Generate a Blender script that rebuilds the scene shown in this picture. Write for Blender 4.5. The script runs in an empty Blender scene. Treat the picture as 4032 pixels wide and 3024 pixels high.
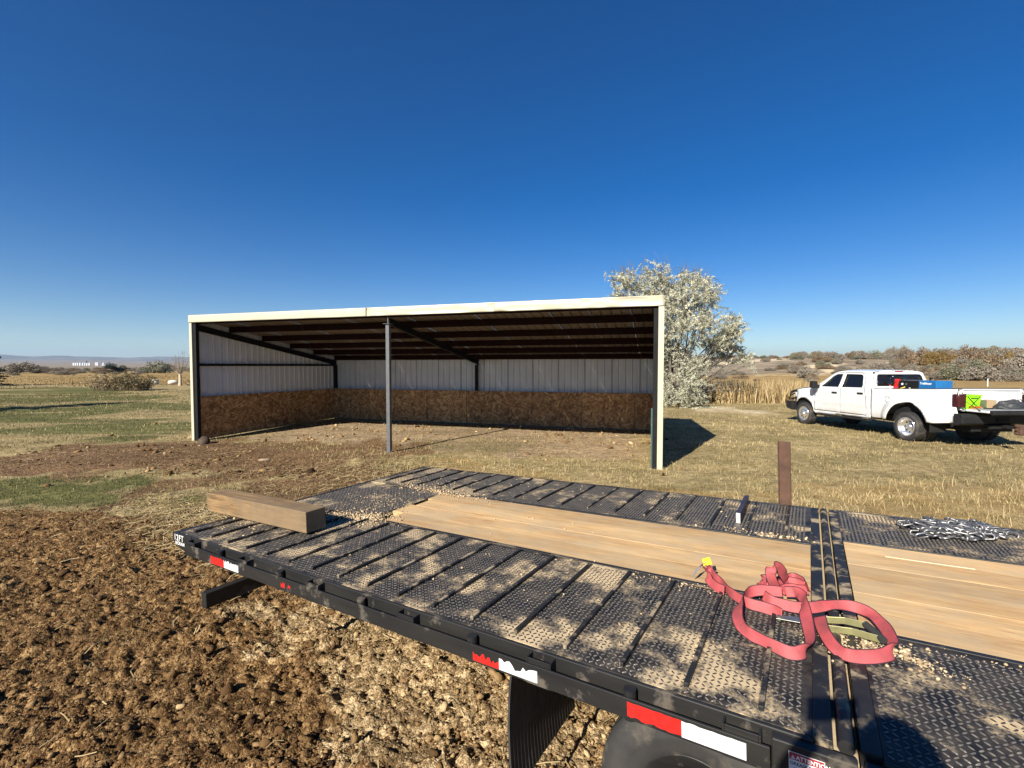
import bpy, bmesh, math, random
import numpy as np
from mathutils import Vector, Matrix, noise as mnoise
from mathutils.geometry import delaunay_2d_cdt

# ------------------------------------------------------------------ camera, sky, sun, exposure
scene = bpy.context.scene
cam_data = bpy.data.cameras.new('camera')
cam = bpy.data.objects.new('camera', cam_data)
scene.collection.objects.link(cam)
cam_data.sensor_width = 36.0
cam_data.lens = 16.636
cam_data.clip_start = 0.05
cam_data.clip_end = 60000
cam.location = (0, 0, 2.113)
cam.rotation_euler = (math.radians(90 - 2.19), 0, 0)
scene.camera = cam

SUN_DIR = Vector((0.4704, 0.7056, -0.5299))          # the way the light travels
world = bpy.data.worlds.new('World')
scene.world = world
world.use_nodes = True
wn = world.node_tree
sky = wn.nodes.new('ShaderNodeTexSky')
sky.sky_type = 'NISHITA'
sky.sun_disc = False
sky.sun_elevation = math.radians(32)
sky.sun_rotation = math.atan2(-SUN_DIR.x, -SUN_DIR.y)
sky.altitude = 1600
sky.air_density = 1.0
sky.dust_density = 0.15
sky.ozone_density = 2.2
hsv = wn.nodes.new('ShaderNodeHueSaturation')
hsv.inputs['Saturation'].default_value = 1.48
hsv.inputs['Hue'].default_value = 0.511
wn.links.new(sky.outputs[0], hsv.inputs['Color'])
wn.links.new(hsv.outputs[0], wn.nodes['Background'].inputs[0])
wn.nodes['Background'].inputs[1].default_value = 0.05

sun_data = bpy.data.lights.new('sun', 'SUN')
sun_data.energy = 5.0
sun_data.angle = math.radians(0.5)
sun_data.color = (1.0, 0.93, 0.80)
sun = bpy.data.objects.new('sun', sun_data)
scene.collection.objects.link(sun)
sun.rotation_euler = SUN_DIR.to_track_quat('-Z', 'Y').to_euler()
sun.location = (-20, -30, 30)

vs = scene.view_settings
vs.view_transform = 'Standard'
vs.look = 'None'
vs.exposure = 1.12
vs.gamma = 1.0
vs.use_curve_mapping = False
try:
    scene.cycles.max_bounces = 6
    scene.cycles.volume_bounces = 0
    scene.cycles.use_denoising = True
except Exception:
    pass

random.seed(11)
rng = np.random.default_rng(11)
COL = scene.collection

# ------------------------------------------------------------------ helpers
def tag(o, label=None, cat=None, group=None, kind=None):
    if label: o['label'] = label
    if cat: o['category'] = cat
    if group: o['group'] = group
    if kind: o['kind'] = kind
    return o

def empty(name, loc=(0, 0, 0), rz=0.0, label=None, cat=None, group=None):
    o = bpy.data.objects.new(name, None)
    o.empty_display_size = 0.1
    COL.objects.link(o)
    o.location = loc
    o.rotation_euler = (0, 0, rz)
    return tag(o, label, cat, group)

def link(name, me, mat=None, parent=None, loc=None, rot=None, bevel=0, seg=2, smooth=False, solid=0):
    o = bpy.data.objects.new(name, me)
    COL.objects.link(o)
    if mat is not None and not me.materials:
        me.materials.append(mat)
    if parent is not None:
        o.parent = parent
    if loc is not None: o.location = loc
    if rot is not None: o.rotation_euler = rot
    if smooth:
        me.polygons.foreach_set('use_smooth', [True] * len(me.polygons))
    if solid:
        m = o.modifiers.new('solid', 'SOLIDIFY'); m.thickness = abs(solid); m.offset = -1 if solid > 0 else 1
    if bevel:
        m = o.modifiers.new('bevel', 'BEVEL'); m.width = bevel; m.segments = seg
        m.limit_method = 'ANGLE'; m.angle_limit = math.radians(40)
        m.harden_normals = False
    return o

def pymesh(name, V, F):
    me = bpy.data.meshes.new(name)
    me.from_pydata([tuple(map(float, v)) for v in V], [], [tuple(f) for f in F])
    me.update()
    return me

def npmesh(name, V, F):
    """fast mesh from an (N,3) array and an (M,k) array of equal-sized faces"""
    V = np.asarray(V, np.float32); F = np.asarray(F, np.int32)
    me = bpy.data.meshes.new(name)
    k = F.shape[1]
    me.vertices.add(len(V)); me.vertices.foreach_set('co', V.ravel())
    me.loops.add(F.size); me.loops.foreach_set('vertex_index', F.ravel())
    me.polygons.add(len(F))
    me.polygons.foreach_set('loop_start', np.arange(0, F.size, k, dtype=np.int32))
    try:
        me.polygons.foreach_set('loop_total', np.full(len(F), k, np.int32))
    except Exception:
        pass
    me.update(calc_edges=True)
    return me

def set_col(me, name, arr):
    a = me.color_attributes.new(name, 'FLOAT_COLOR', 'POINT')
    arr = np.asarray(arr, np.float32)
    if arr.shape[1] == 3:
        arr = np.concatenate([arr, np.ones((len(arr), 1), np.float32)], 1)
    a.data.foreach_set('color', arr.ravel())

class MB:
    """collects simple solids into one mesh"""
    def __init__(s): s.V = []; s.F = []
    def add(s, V, F):
        n = len(s.V); s.V += [tuple(v) for v in V]; s.F += [tuple(i + n for i in f) for f in F]; return s
    def box(s, lo, hi):
        x0, y0, z0 = lo; x1, y1, z1 = hi
        return s.add([(x0,y0,z0),(x1,y0,z0),(x1,y1,z0),(x0,y1,z0),(x0,y0,z1),(x1,y0,z1),(x1,y1,z1),(x0,y1,z1)],
                     [(3,2,1,0),(4,5,6,7),(0,1,5,4),(1,2,6,5),(2,3,7,6),(3,0,4,7)])
    def hexa(s, P):   # 8 points, bottom 4 then top 4
        return s.add(P, [(3,2,1,0),(4,5,6,7),(0,1,5,4),(1,2,6,5),(2,3,7,6),(3,0,4,7)])
    def prism(s, poly, axis, a, b):   # convex/concave polygon extruded along an axis (0,1,2)
        def P(p, t):
            q = [p[0], p[1]]; q.insert(axis, t); return tuple(q)
        n = len(poly)
        V = [P(p, a) for p in poly] + [P(p, b) for p in poly]
        F = [tuple(range(n))[::-1], tuple(range(n, 2*n))] + [(i, (i+1) % n, n+(i+1) % n, n+i) for i in range(n)]
        return s.add(V, F)
    def tube(s, pts, r, n=10, caps=True):
        pts = [Vector(p) for p in pts]; rr = r if hasattr(r, '__len__') else [r]*len(pts)
        rings = []; up = None
        for i, p in enumerate(pts):
            t = (pts[min(i+1, len(pts)-1)] - pts[max(i-1, 0)]).normalized()
            if up is None:
                up = Vector((0, 0, 1)) if abs(t.z) < .9 else Vector((1, 0, 0))
            u = (up - t*up.dot(t))
            u = u.normalized() if u.length > 1e-6 else t.orthogonal().normalized()
            up = u; w = t.cross(u)
            rings.append([p + (u*math.cos(2*math.pi*k/n) + w*math.sin(2*math.pi*k/n))*rr[i] for k in range(n)])
        V = [v for r_ in rings for v in r_]; F = []
        for i in range(len(rings)-1):
            for k in range(n):
                F.append((i*n+k, i*n+(k+1) % n, (i+1)*n+(k+1) % n, (i+1)*n+k))
        if caps:
            F.append(tuple(range(n))[::-1]); F.append(tuple(range((len(rings)-1)*n, len(rings)*n)))
        return s.add(V, F)
    def lathe(s, prof, axis='Z', n=32, closed=False, origin=(0, 0, 0)):   # prof: (radius, along)
        V = []; F = []; m = len(prof); ox, oy, oz = origin
        for r, h in prof:
            for k in range(n):
                a = 2*math.pi*k/n; c, d = r*math.cos(a), r*math.sin(a)
                V.append({'Z': (c+ox, d+oy, h+oz), 'Y': (c+ox, h+oy, -d+oz), 'X': (h+ox, c+oy, d+oz)}[axis])
        for i in range(m if closed else m-1):
            j = (i+1) % m
            for k in range(n):
                F.append((i*n+k, i*n+(k+1) % n, j*n+(k+1) % n, j*n+k))
        return s.add(V, F)
    def mesh(s, name): return pymesh(name, s.V, s.F)
    def build(s, name, mat, parent=None, **kw):
        return link(name, s.mesh(name), mat, parent, **kw)

def boxo(name, lo, hi, mat, parent=None, bevel=.003, **kw):
    return MB().box(lo, hi).build(name, mat, parent, bevel=bevel, **kw)

def text_mesh(name, txt, size, mat, parent, M, extrude=0.0004, bold=0.0, sx=1.0, align='LEFT', spacing=1.0):
    cu = bpy.data.curves.new(name, 'FONT')
    cu.body = txt; cu.size = size; cu.extrude = extrude; cu.offset = bold; cu.align_x = align
    cu.resolution_u = 3; cu.space_character = spacing
    t = bpy.data.objects.new(name + '_tmp', cu); COL.objects.link(t)
    dg = bpy.context.evaluated_depsgraph_get()
    me = bpy.data.meshes.new_from_object(t.evaluated_get(dg))
    bpy.data.objects.remove(t)
    me.materials.clear()
    for v in me.vertices: v.co.x *= sx
    o = link(name, me, mat, parent)
    o.matrix_local = M
    return o

# ---- numpy gradient noise
_perm = np.random.default_rng(5).permutation(256); _perm = np.concatenate([_perm, _perm, _perm])
_g = np.random.default_rng(6).normal(size=(256, 2)); _g /= np.linalg.norm(_g, axis=1)[:, None]
def pn(x, y):
    xi = np.floor(x).astype(np.int64); yi = np.floor(y).astype(np.int64)
    xf = x-xi; yf = y-yi; xi &= 255; yi &= 255
    u = xf*xf*xf*(xf*(xf*6-15)+10); v = yf*yf*yf*(yf*(yf*6-15)+10)
    def gr(i, j, dx, dy):
        g = _g[_perm[_perm[i % 256]+(j % 256)]]
        return g[..., 0]*dx+g[..., 1]*dy
    a = gr(xi, yi, xf, yf); b = gr(xi+1, yi, xf-1, yf); c = gr(xi, yi+1, xf, yf-1); d = gr(xi+1, yi+1, xf-1, yf-1)
    return 1.5*((a*(1-u)+b*u)*(1-v)+(c*(1-u)+d*u)*v)
def fbm(x, y, o=4, s=1.0):
    r = 0; a = 1; t = 0
    for i in range(o):
        r = r+a*pn(x*s+i*17.3, y*s+i*9.1); t += a; a *= .5; s *= 2.03
    return r/t*1.3
def sstep(a, b, x):
    t = np.clip((x-a)/(b-a), 0, 1); return t*t*(3-2*t)
def sdist(poly, x, y):
    """signed distance to a polygon, positive inside"""
    P = np.array(poly, float); d = np.full(x.shape, 1e9); ins = np.zeros(x.shape, bool)
    for i in range(len(P)):
        a = P[i]; b = P[(i+1) % len(P)]; e = b-a
        t = np.clip(((x-a[0])*e[0]+(y-a[1])*e[1])/(e@e), 0, 1)
        d = np.minimum(d, np.hypot(x-a[0]-t*e[0], y-a[1]-t*e[1]))
        c = ((a[1] > y) != (b[1] > y))
        with np.errstate(divide='ignore', invalid='ignore'):
            xx = (b[0]-a[0])*(y-a[1])/(b[1]-a[1]+1e-12)+a[0]
        ins ^= c & (x < xx)
    return np.where(ins, d, -d)

# ------------------------------------------------------------------ materials
def nodes_of(name):
    m = bpy.data.materials.new(name); m.use_nodes = True
    nt = m.node_tree
    return m, nt, nt.nodes['Principled BSDF']
def N_(nt, t, **kw):
    n = nt.nodes.new(t)
    for k, v in kw.items():
        if k in n.inputs.keys() if isinstance(k, str) else False: n.inputs[k].default_value = v
        else: setattr(n, k, v)
    return n
def coords(nt, kind='Object', scale=None, rot=None):
    tc = nt.nodes.new('ShaderNodeTexCoord')
    out = tc.outputs[kind]
    if scale is not None or rot is not None:
        mp = nt.nodes.new('ShaderNodeMapping')
        if scale is not None: mp.inputs['Scale'].default_value = scale
        if rot is not None: mp.inputs['Rotation'].default_value = rot
        nt.links.new(out, mp.inputs['Vector']); out = mp.outputs[0]
    return out
def noise(nt, vec, scale, detail=4, rough=.55, dist=0):
    n = nt.nodes.new('ShaderNodeTexNoise')
    n.inputs['Scale'].default_value = scale; n.inputs['Detail'].default_value = detail
    n.inputs['Roughness'].default_value = rough; n.inputs['Distortion'].default_value = dist
    if vec is not None: nt.links.new(vec, n.inputs['Vector'])
    return n.outputs['Fac']
def ramp(nt, fac, stops, interp='LINEAR'):
    r = nt.nodes.new('ShaderNodeValToRGB'); r.color_ramp.interpolation = interp
    e = r.color_ramp.elements
    while len(e) < len(stops): e.new(.5)
    for i, (p, c) in enumerate(stops):
        e[i].position = p
        e[i].color = (*c, 1) if hasattr(c, '__len__') else (c, c, c, 1)
    nt.links.new(fac, r.inputs[0]); return r.outputs[0]
def mix(nt, fac, a, b, blend='MIX'):
    m = nt.nodes.new('ShaderNodeMix'); m.data_type = 'RGBA'; m.blend_type = blend
    for s, v in ((0, fac), (6, a), (7, b)):
        if hasattr(v, 'is_linked') or hasattr(v, 'links'): nt.links.new(v, m.inputs[s])
        elif s == 0: m.inputs[s].default_value = v
        else: m.inputs[s].default_value = (*v, 1) if len(v) == 3 else v
    return m.outputs[2]
def math_(nt, op, a, b=None, clamp=False):
    m = nt.nodes.new('ShaderNodeMath'); m.operation = op; m.use_clamp = clamp
    for i, v in enumerate((a, b)):
        if v is None: continue
        if hasattr(v, 'links'): nt.links.new(v, m.inputs[i])
        else: m.inputs[i].default_value = v
    return m.outputs[0]
def bump(nt, bs, h, strength=.3, dist=.01):
    b = nt.nodes.new('ShaderNodeBump'); b.inputs['Strength'].default_value = strength; b.inputs['Distance'].default_value = dist
    nt.links.new(h, b.inputs['Height']); nt.links.new(b.outputs[0], bs.inputs['Normal'])
def simple(name, col, rough=.5, metal=0.0, col2=None, scale=6.0, lo=.35, hi=.65, bmp=0, bscale=60, spec=.5, mscale=None, detail=5, dist=.005, dust=0, dustcol=(.38, .29, .19), dscale=4):
    m, nt, bs = nodes_of(name)
    v = coords(nt, 'Object', mscale)
    base = mix(nt, ramp(nt, noise(nt, v, scale, detail), [(lo, 0.0), (hi, 1.0)]), col, col2 if col2 else tuple(c*.78 for c in col))
    r_in = rough
    if dust:
        d = ramp(nt, noise(nt, coords(nt, 'Object'), dscale, 7, .65), [(.52-dust*.2, 0.0), (.62, 1.0)])
        base = mix(nt, d, base, dustcol)
        rr = nt.nodes.new('ShaderNodeMapRange'); nt.links.new(d, rr.inputs[0]); rr.inputs[3].default_value = rough; rr.inputs[4].default_value = .95
        nt.links.new(rr.outputs[0], bs.inputs['Roughness'])
    else:
        bs.inputs['Roughness'].default_value = rough
    nt.links.new(base, bs.inputs['Base Color'])
    bs.inputs['Metallic'].default_value = metal
    bs.inputs['Specular IOR Level'].default_value = spec
    if bmp: bump(nt, bs, noise(nt, v, bscale, 4), bmp, dist)
    return m
def varied(name, cols, attr='var', rough=.8, transl=0.0, spec=.25):
    """foliage and crumbs: colour picked along a ramp by the piece's own random value"""
    m, nt, bs = nodes_of(name)
    a = nt.nodes.new('ShaderNodeAttribute'); a.attribute_name = attr
    sp = nt.nodes.new('ShaderNodeSeparateColor'); nt.links.new(a.outputs['Color'], sp.inputs[0])
    n = len(cols)
    c = ramp(nt, sp.outputs[0], [(i/(n-1), cols[i]) for i in range(n)])
    nt.links.new(c, bs.inputs['Base Color']); bs.inputs['Roughness'].default_value = rough
    bs.inputs['Specular IOR Level'].default_value = spec
    if transl:
        tr = nt.nodes.new('ShaderNodeBsdfTranslucent'); nt.links.new(c, tr.inputs[0])
        ms = nt.nodes.new('ShaderNodeMixShader'); ms.inputs[0].default_value = transl
        nt.links.new(bs.outputs[0], ms.inputs[1]); nt.links.new(tr.outputs[0], ms.inputs[2])
        nt.links.new(ms.outputs[0], nt.nodes['Material Output'].inputs['Surface'])
    return m

# ------------------------------------------------------------------ the lie of the land
P_GREEN = [(-16,8.3),(-9.5,8.75),(-8.5,9.1),(-7.6,9.1),(-6.6,8.7),(-5.7,7.8),(-5.6,7.3),(-5.9,6.9),(-6.7,6.8),(-7.6,7.0),(-13,6.9),(-16,7)]
P_BROWN = [(-18,11.2),(-12.2,11.4),(-11.9,12.9),(-9.5,13.3),(-6.7,12.3),(-4.2,10.9),(-2.6,9.4),(-3.6,8.6),(-5.6,8.8),(-6.6,9.1),(-8.5,9.2),(-9.3,8.8),(-18,8.4)]
P_MAN = [(-16,6.9),(-7.4,6.8),(-5.6,6.7),(-4.2,6.3),(-3.0,6.2),(-1,5.5),(2.5,3.5),(2.5,-6),(-16,-6)]
P_TAN = [(-2.3,3.95),(-1.7,4.4),(-0.4,4.0),(1.4,3.3),(1.6,1.9),(-0.5,2.2),(-1.1,2.75),(-1.5,3.3)]
P_LEFT = [(-95,52),(-40,47),(-24,33),(-10,18),(-8.2,16),(-10.7,14.6),(-13,13.6),(-20,13.2),(-60,12),(-95,30)]
P_MID = [(-6.2,7.4),(-4.5,9.2),(-2.5,10.6),(-1.2,11.6),(-3.2,13.2),(-8,13.6),(-9,12.8),(-5,9.4),(-6.4,8.4)]
P_TAILMIX = [(-6.0,6.7),(-3.2,5.9),(-1.4,7.2),(-2.0,9.6),(-4.4,9.3),(-5.4,8.7),(-5.1,7.4)]
P_SAND = [(7.3,23.0),(9,24.6),(11.2,25.3),(12.4,22.0),(12.2,20.9),(10.2,20.1),(9.0,21.2)]
P_STRAW = [(-2.6,9.4),(-1.4,11.3),(0.4,9.9),(1.6,8.7),(3.6,8.1),(6.4,8.6),(9.5,8.6),(9.5,5),(6,5.2),(3.5,6.9),(1,8.0)]
P_SHED = [(-8.9,13.3),(3.0,9.6),(4.8,15.4),(-7.1,19.1)]
P_INGREEN = [(-3.0,12.9),(-1.0,13.8),(0.6,13.6),(0.5,11.6),(-0.8,11.0),(-2.3,11.3)]

def gheight(x, y):
    r = np.hypot(x, y)
    z = .035*fbm(x*.25, y*.25, 3)*sstep(3, 8, r)
    # the bank and brushy slope right of the shed
    z = z+3.4*sstep(66, 112, y+.25*(x-60))*sstep(22, 70, x)*(1-.35*sstep(110, 300, x))
    z = z+3.0*sstep(85, 240, y)*sstep(10, 60, x)
    z = z+sstep(900, 7000, r)*36
    z = z-.075*sstep(14.0, 18.0, y)*sstep(8.0, 10.0, x)*(1-sstep(19.0, 24.0, y))
    z = z+.05*np.clip(sdist(P_SAND, x, y)/1.2, -.2, 1)*(sdist(P_SAND, x, y) > -.3)
    return z

def manure_mask(x, y):
    return sstep(-.35, .35, sdist(P_MAN, x, y)+.35*fbm(x*1.3, y*1.3, 3))
def tan_mask(x, y):
    return sstep(-.45, .45, sdist(P_TAN, x, y)+.45*fbm(x*1.9+7, y*1.9, 3))

def lines(a, b, fine, grow, lo, hi):
    out = list(np.arange(a, b, fine))
    p, st = b, fine
    while p < hi:
        out.append(p); st = fine+grow*(p-b); p += st
    out.append(hi)
    left = []; p = a
    while True:
        st = fine+grow*(a-p); p -= st
        if p <= lo: break
        left.append(p)
    return np.array([lo]+left[::-1]+out)

gx = lines(-5.0, .9, .0165, .045, -9500, 9500)
gy = lines(2.25, 5.2, .0165, .045, -60, 9500)
GX, GY = np.meshgrid(gx, gy)
X = GX.ravel(); Y = GY.ravel()
Z = gheight(X, Y)
mm = manure_mask(X, Y); tm = tan_mask(X, Y)*mm
rough_zone = np.maximum(mm, .7*sstep(-.3, .4, sdist(P_BROWN, X, Y)))
near = (np.hypot(X, Y) < 16)
lump = np.zeros_like(X)
xn, yn = X[near], Y[near]
wx_ = xn+.03*pn(xn*9, yn*9+4); wy_ = yn+.03*pn(xn*9+8, yn*9)
b1 = np.abs(pn(wx_*6.5, wy_*6.5)); b2 = np.abs(pn(wx_*14+3, wy_*14)); b3 = pn(xn*3.1, yn*3.1); b4 = np.abs(pn(wx_*27, wy_*27+5))
lump[near] = .055*b1+.040*b2+.035*b3+.020*b4-.02
Z = Z+lump*rough_zone+.012*np.where(near, fbm(X*3, Y*3, 2), 0)*(1-rough_zone)
nx, ny = len(gx), len(gy)
idx = np.arange(nx*ny).reshape(ny, nx)
F = np.stack([idx[:-1, :-1], idx[:-1, 1:], idx[1:, 1:], idx[1:, :-1]], -1).reshape(-1, 4)
gme = npmesh('ground', np.stack([X, Y, Z], 1), F)
wob = lambda a, s, k=0: a*fbm(X*s+k, Y*s+k*2, 3)
left_g = sstep(-1.5, 1.5, sdist(P_LEFT, X, Y)+wob(2.2, .22, 3))
green = np.maximum.reduce([(.80+.5*wob(1, 1.6, 31))*sstep(-.9, .7, sdist(P_GREEN, X, Y)+wob(1.2, 1.1)), .95*left_g*np.clip(.76+1.0*fbm(X*.10+3, Y*.45, 4)+.4*wob(1, .5, 9), 0, 1),
                           .45*sstep(-.6, .6, sdist(P_INGREEN, X, Y)+wob(.8, .8, 4)),
                           .30*sstep(.15, .6, wob(1, .35, 21))*sstep(6, 9, X)])
brown = np.maximum(1.0*sstep(-.9, .9, sdist(P_BROWN, X, Y)+wob(1.2, .8, 6)), .75*sstep(-.5, .8, sdist(P_MID, X, Y)+wob(1.4, .9, 16)))
brown = np.maximum(brown, .80*sstep(-.6, .7, sdist(P_TAILMIX, X, Y)+wob(1.3, 1.1, 26)))
lightdirt = .75*sstep(-.6, 1.2, sdist(P_SHED, X, Y)+wob(.7, .7, 8))
R_ = np.hypot(X, Y)
golden = np.maximum(sstep(46, 62, Y+wob(8, .03, 2))*(1-sstep(150, 260, R_))*np.where(X < 0, .9, .85),
                    .55*sstep(-.4, .5, sdist(P_STRAW, X, Y)+wob(.7, .9, 5)))
golden = np.maximum(golden, sstep(27, 34, Y)*sstep(10, 20, X)*(1-sstep(64, 80, Y))*.8)
hs = sstep(10, 40, X)*sstep(66, 95, Y+.25*(X-60))
pale = np.maximum(.50*sstep(-.35, .35, sdist(P_SAND, X, Y)-.25+wob(1.3, .8, 2)), hs*sstep(.05, .35, wob(1, .045, 13)))
scrub = np.maximum(hs*.8, sstep(180, 320, R_))
set_col(gme, 'soilA', np.stack([green, brown, mm, tm], 1))
set_col(gme, 'soilB', np.stack([golden, pale, scrub, lightdirt], 1))

gm, nt, bs = nodes_of('ground_soil')
wc = coords(nt, 'Object')
def attr(name):
    a = nt.nodes.new('ShaderNodeAttribute'); a.attribute_name = name
    s = nt.nodes.new('ShaderNodeSeparateColor'); nt.links.new(a.outputs['Color'], s.inputs[0])
    return list(s.outputs[:3])+[a.outputs['Alpha']]
A_ = attr('soilA'); B_ = attr('soilB')
n_f = noise(nt, wc, 38, 6, .7); n_m = noise(nt, wc, 7, 6, .65); n_l = noise(nt, wc, .9, 6, .6); n_x = noise(nt, wc, .06, 5, .6); n_s = noise(nt, wc, 130, 3, .6)
def two(a, b, fac, lo=.35, hi=.65): return mix(nt, ramp(nt, fac, [(lo, 0.0), (hi, 1.0)]), a, b)
def msk(m, nz, amt=.9, lo=.4, hi=.6):
    q = math_(nt, 'ADD', m, math_(nt, 'MULTIPLY', math_(nt, 'SUBTRACT', nz, .5), amt))
    return ramp(nt, q, [(lo, 0.0), (hi, 1.0)])
c = two((.22, .163, .078), (.45, .35, .185), n_m)
c = mix(nt, ramp(nt, n_l, [(.44, 0.0), (.66, .6)]), c, (.150, .138, .056))
c = mix(nt, msk(B_[3], n_m), c, two((.20, .14, .082), (.40, .30, .19), n_m))
c = mix(nt, msk(B_[0], n_l), c, two((.235, .155, .06), (.40, .28, .125), noise(nt, coords(nt, 'Object', (.3, 1.2, 1)), .55, 6, .65)))
c = mix(nt, msk(A_[0], n_m, 1.1), c, two((.050, .064, .021), (.175, .162, .058), n_m))
def cells(sc, amt):
    vm = nt.nodes.new('ShaderNodeVectorMath'); vm.operation = 'MULTIPLY_ADD'
    nz = nt.nodes.new('ShaderNodeTexNoise'); nz.inputs['Scale'].default_value = sc*.8; nz.inputs['Detail'].default_value = 3; nt.links.new(wc, nz.inputs['Vector'])
    nt.links.new(nz.outputs['Color'], vm.inputs[0]); vm.inputs[1].default_value = (amt, amt, amt); nt.links.new(wc, vm.inputs[2])
    v = nt.nodes.new('ShaderNodeTexVoronoi'); v.inputs['Scale'].default_value = sc; nt.links.new(vm.outputs[0], v.inputs['Vector'])
    s_ = nt.nodes.new('ShaderNodeSeparateColor'); nt.links.new(v.outputs['Color'], s_.inputs[0])
    return s_.outputs[0], v.outputs['Distance']
k1, d1 = cells(17, .08); k2, d2 = cells(48, .035); k3, d3 = cells(120, .016)
pick = math_(nt, 'ADD', math_(nt, 'MULTIPLY', k1, .30), math_(nt, 'ADD', math_(nt, 'MULTIPLY', k2, .38), math_(nt, 'MULTIPLY', k3, .32)))
c = mix(nt, msk(A_[1], n_m, .8), c, mix(nt, .5, two((.062, .034, .017), (.235, .14, .070), n_m, .3, .7), ramp(nt, pick, [(.2, (.045, .026, .014)), (.45, (.16, .095, .048)), (.8, (.40, .27, .155))])))
c = mix(nt, msk(A_[2], n_m, .5), c, ramp(nt, pick, [(.20, (.058, .030, .012)), (.43, (.128, .070, .028)), (.60, (.215, .125, .053)), (.82, (.38, .25, .12))]))
c = mix(nt, msk(A_[3], n_m, .9), c, ramp(nt, pick, [(.20, (.11, .070, .035)), (.42, (.27, .18, .09)), (.6, (.42, .30, .16)), (.8, (.62, .48, .29))]))
c = mix(nt, msk(B_[2], n_x, .8), c, two((.17, .135, .10), (.33, .27, .195), noise(nt, wc, .25, 6, .7)))
c = mix(nt, msk(B_[1], n_l, .5), c, two((.46, .37, .24), (.66, .56, .40), n_m))
streak = noise(nt, coords(nt, 'Object', (.35, 1.3, 1)), .9, 7, .7)
var_ = math_(nt, 'ADD', math_(nt, 'MULTIPLY', ramp(nt, noise(nt, wc, 2.6, 6, .75), [(.3, 0.0), (.7, 1.0)]), .5), math_(nt, 'MULTIPLY', ramp(nt, streak, [(.35, 0.0), (.65, 1.0)]), .5))
c = mix(nt, 1.0, c, ramp(nt, var_, [(.15, .62), (.5, 1.0), (.85, 1.32)]), 'MULTIPLY')
c = mix(nt, math_(nt, 'MULTIPLY', n_s, .3), c, (0.03, 0.02, 0.012), 'MIX')
nt.links.new(c, bs.inputs['Base Color']); bs.inputs['Roughness'].default_value = 1.0
bs.inputs['Specular IOR Level'].default_value = .1
cellh = math_(nt, 'ADD', math_(nt, 'MULTIPLY', d1, -.035), math_(nt, 'ADD', math_(nt, 'MULTIPLY', d2, -.016), math_(nt, 'MULTIPLY', d3, -.007)))
soilm = math_(nt, 'MAXIMUM', A_[2], math_(nt, 'MULTIPLY', A_[1], .9))
hsum = math_(nt, 'ADD', math_(nt, 'ADD', math_(nt, 'MULTIPLY', n_m, .05), math_(nt, 'MULTIPLY', n_f, .02)), math_(nt, 'MULTIPLY', soilm, cellh))
bump(nt, bs, hsum, .9, .8)
ground = link('ground', gme, gm, smooth=True)
tag(ground, 'open ground of dry grass and trampled brown dirt', kind='structure')

def at_ground(x, y): return float(gheight(np.array([float(x)]), np.array([float(y)]))[0])

# ------------------------------------------------------------------ far hills
def ridge(name, dist, prof, depth, mat, label):
    """prof: (bearing in degrees, crest height in metres) round the viewer's horizon at that range"""
    bs_ = np.linspace(prof[0][0], prof[-1][0], 220)
    hh = np.interp(bs_, [p[0] for p in prof], [p[1] for p in prof])
    hh = hh*.82; hh = hh+np.interp(bs_, [p[0] for p in prof], [p[1] for p in prof])*.06*pn(bs_*1.7, bs_*0+3)+dist*.0004*pn(bs_*5, bs_*0)
    V = []; rows = [(-1, 0), (-.6, .35), (-.3, .75), (0, 1), (.5, .8), (1, 0)]
    for (o, k) in rows:
        for b, hgt in zip(bs_, hh):
            wv = 1+.12*pn(np.array([b*3.1+o*9]), np.array([o*4.]))[0]*(1 if 0 < abs(o) < 1 else 0)
            d = dist+o*depth; a = math.radians(b)
            V.append((math.sin(a)*d, math.cos(a)*d, 40*(k <= 0)*0-20*(k == 0)+hgt*k*wv))
    n = len(bs_)
    Fr = [(r*n+i, r*n+i+1, (r+1)*n+i+1, (r+1)*n+i) for r in range(len(rows)-1) for i in range(n-1)]
    o = link(name, pymesh(name, V, Fr), mat, smooth=True)
    return tag(o, label, kind='structure')
hill_m = simple('far_hill', (.075, .080, .075), .95, col2=(.15, .135, .115), scale=.004, bmp=0)
step_m = simple('far_steppe', (.22, .18, .155), .95, col2=(.13, .115, .10), scale=.012, bmp=0)
ridge('hills', 9000, [(-58, 120), (-50, 150), (-47.5, 185), (-46.2, 165), (-45.0, 158), (-43.9, 182), (-43, 168), (-41.8, 160), (-40.2, 158), (-38.8, 150), (-37.5, 172), (-35.8, 178), (-34.2, 170), (-32.4, 152), (-30.5, 142), (-27, 130), (-20, 120), (-8, 100), (8, 90), (20, 90), (34, 90), (58, 90)], 1500, hill_m, 'distant blue hills along the horizon')
ridge('hills', 5200, [(-58, 60), (-50, 66), (-46, 60), (-42, 62), (-38, 56), (-34, 60), (-30, 56), (-22, 50), (0, 44), (20, 40), (40, 40), (58, 40)], 1300, step_m, 'pale rolling steppe below the distant hills')

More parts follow.
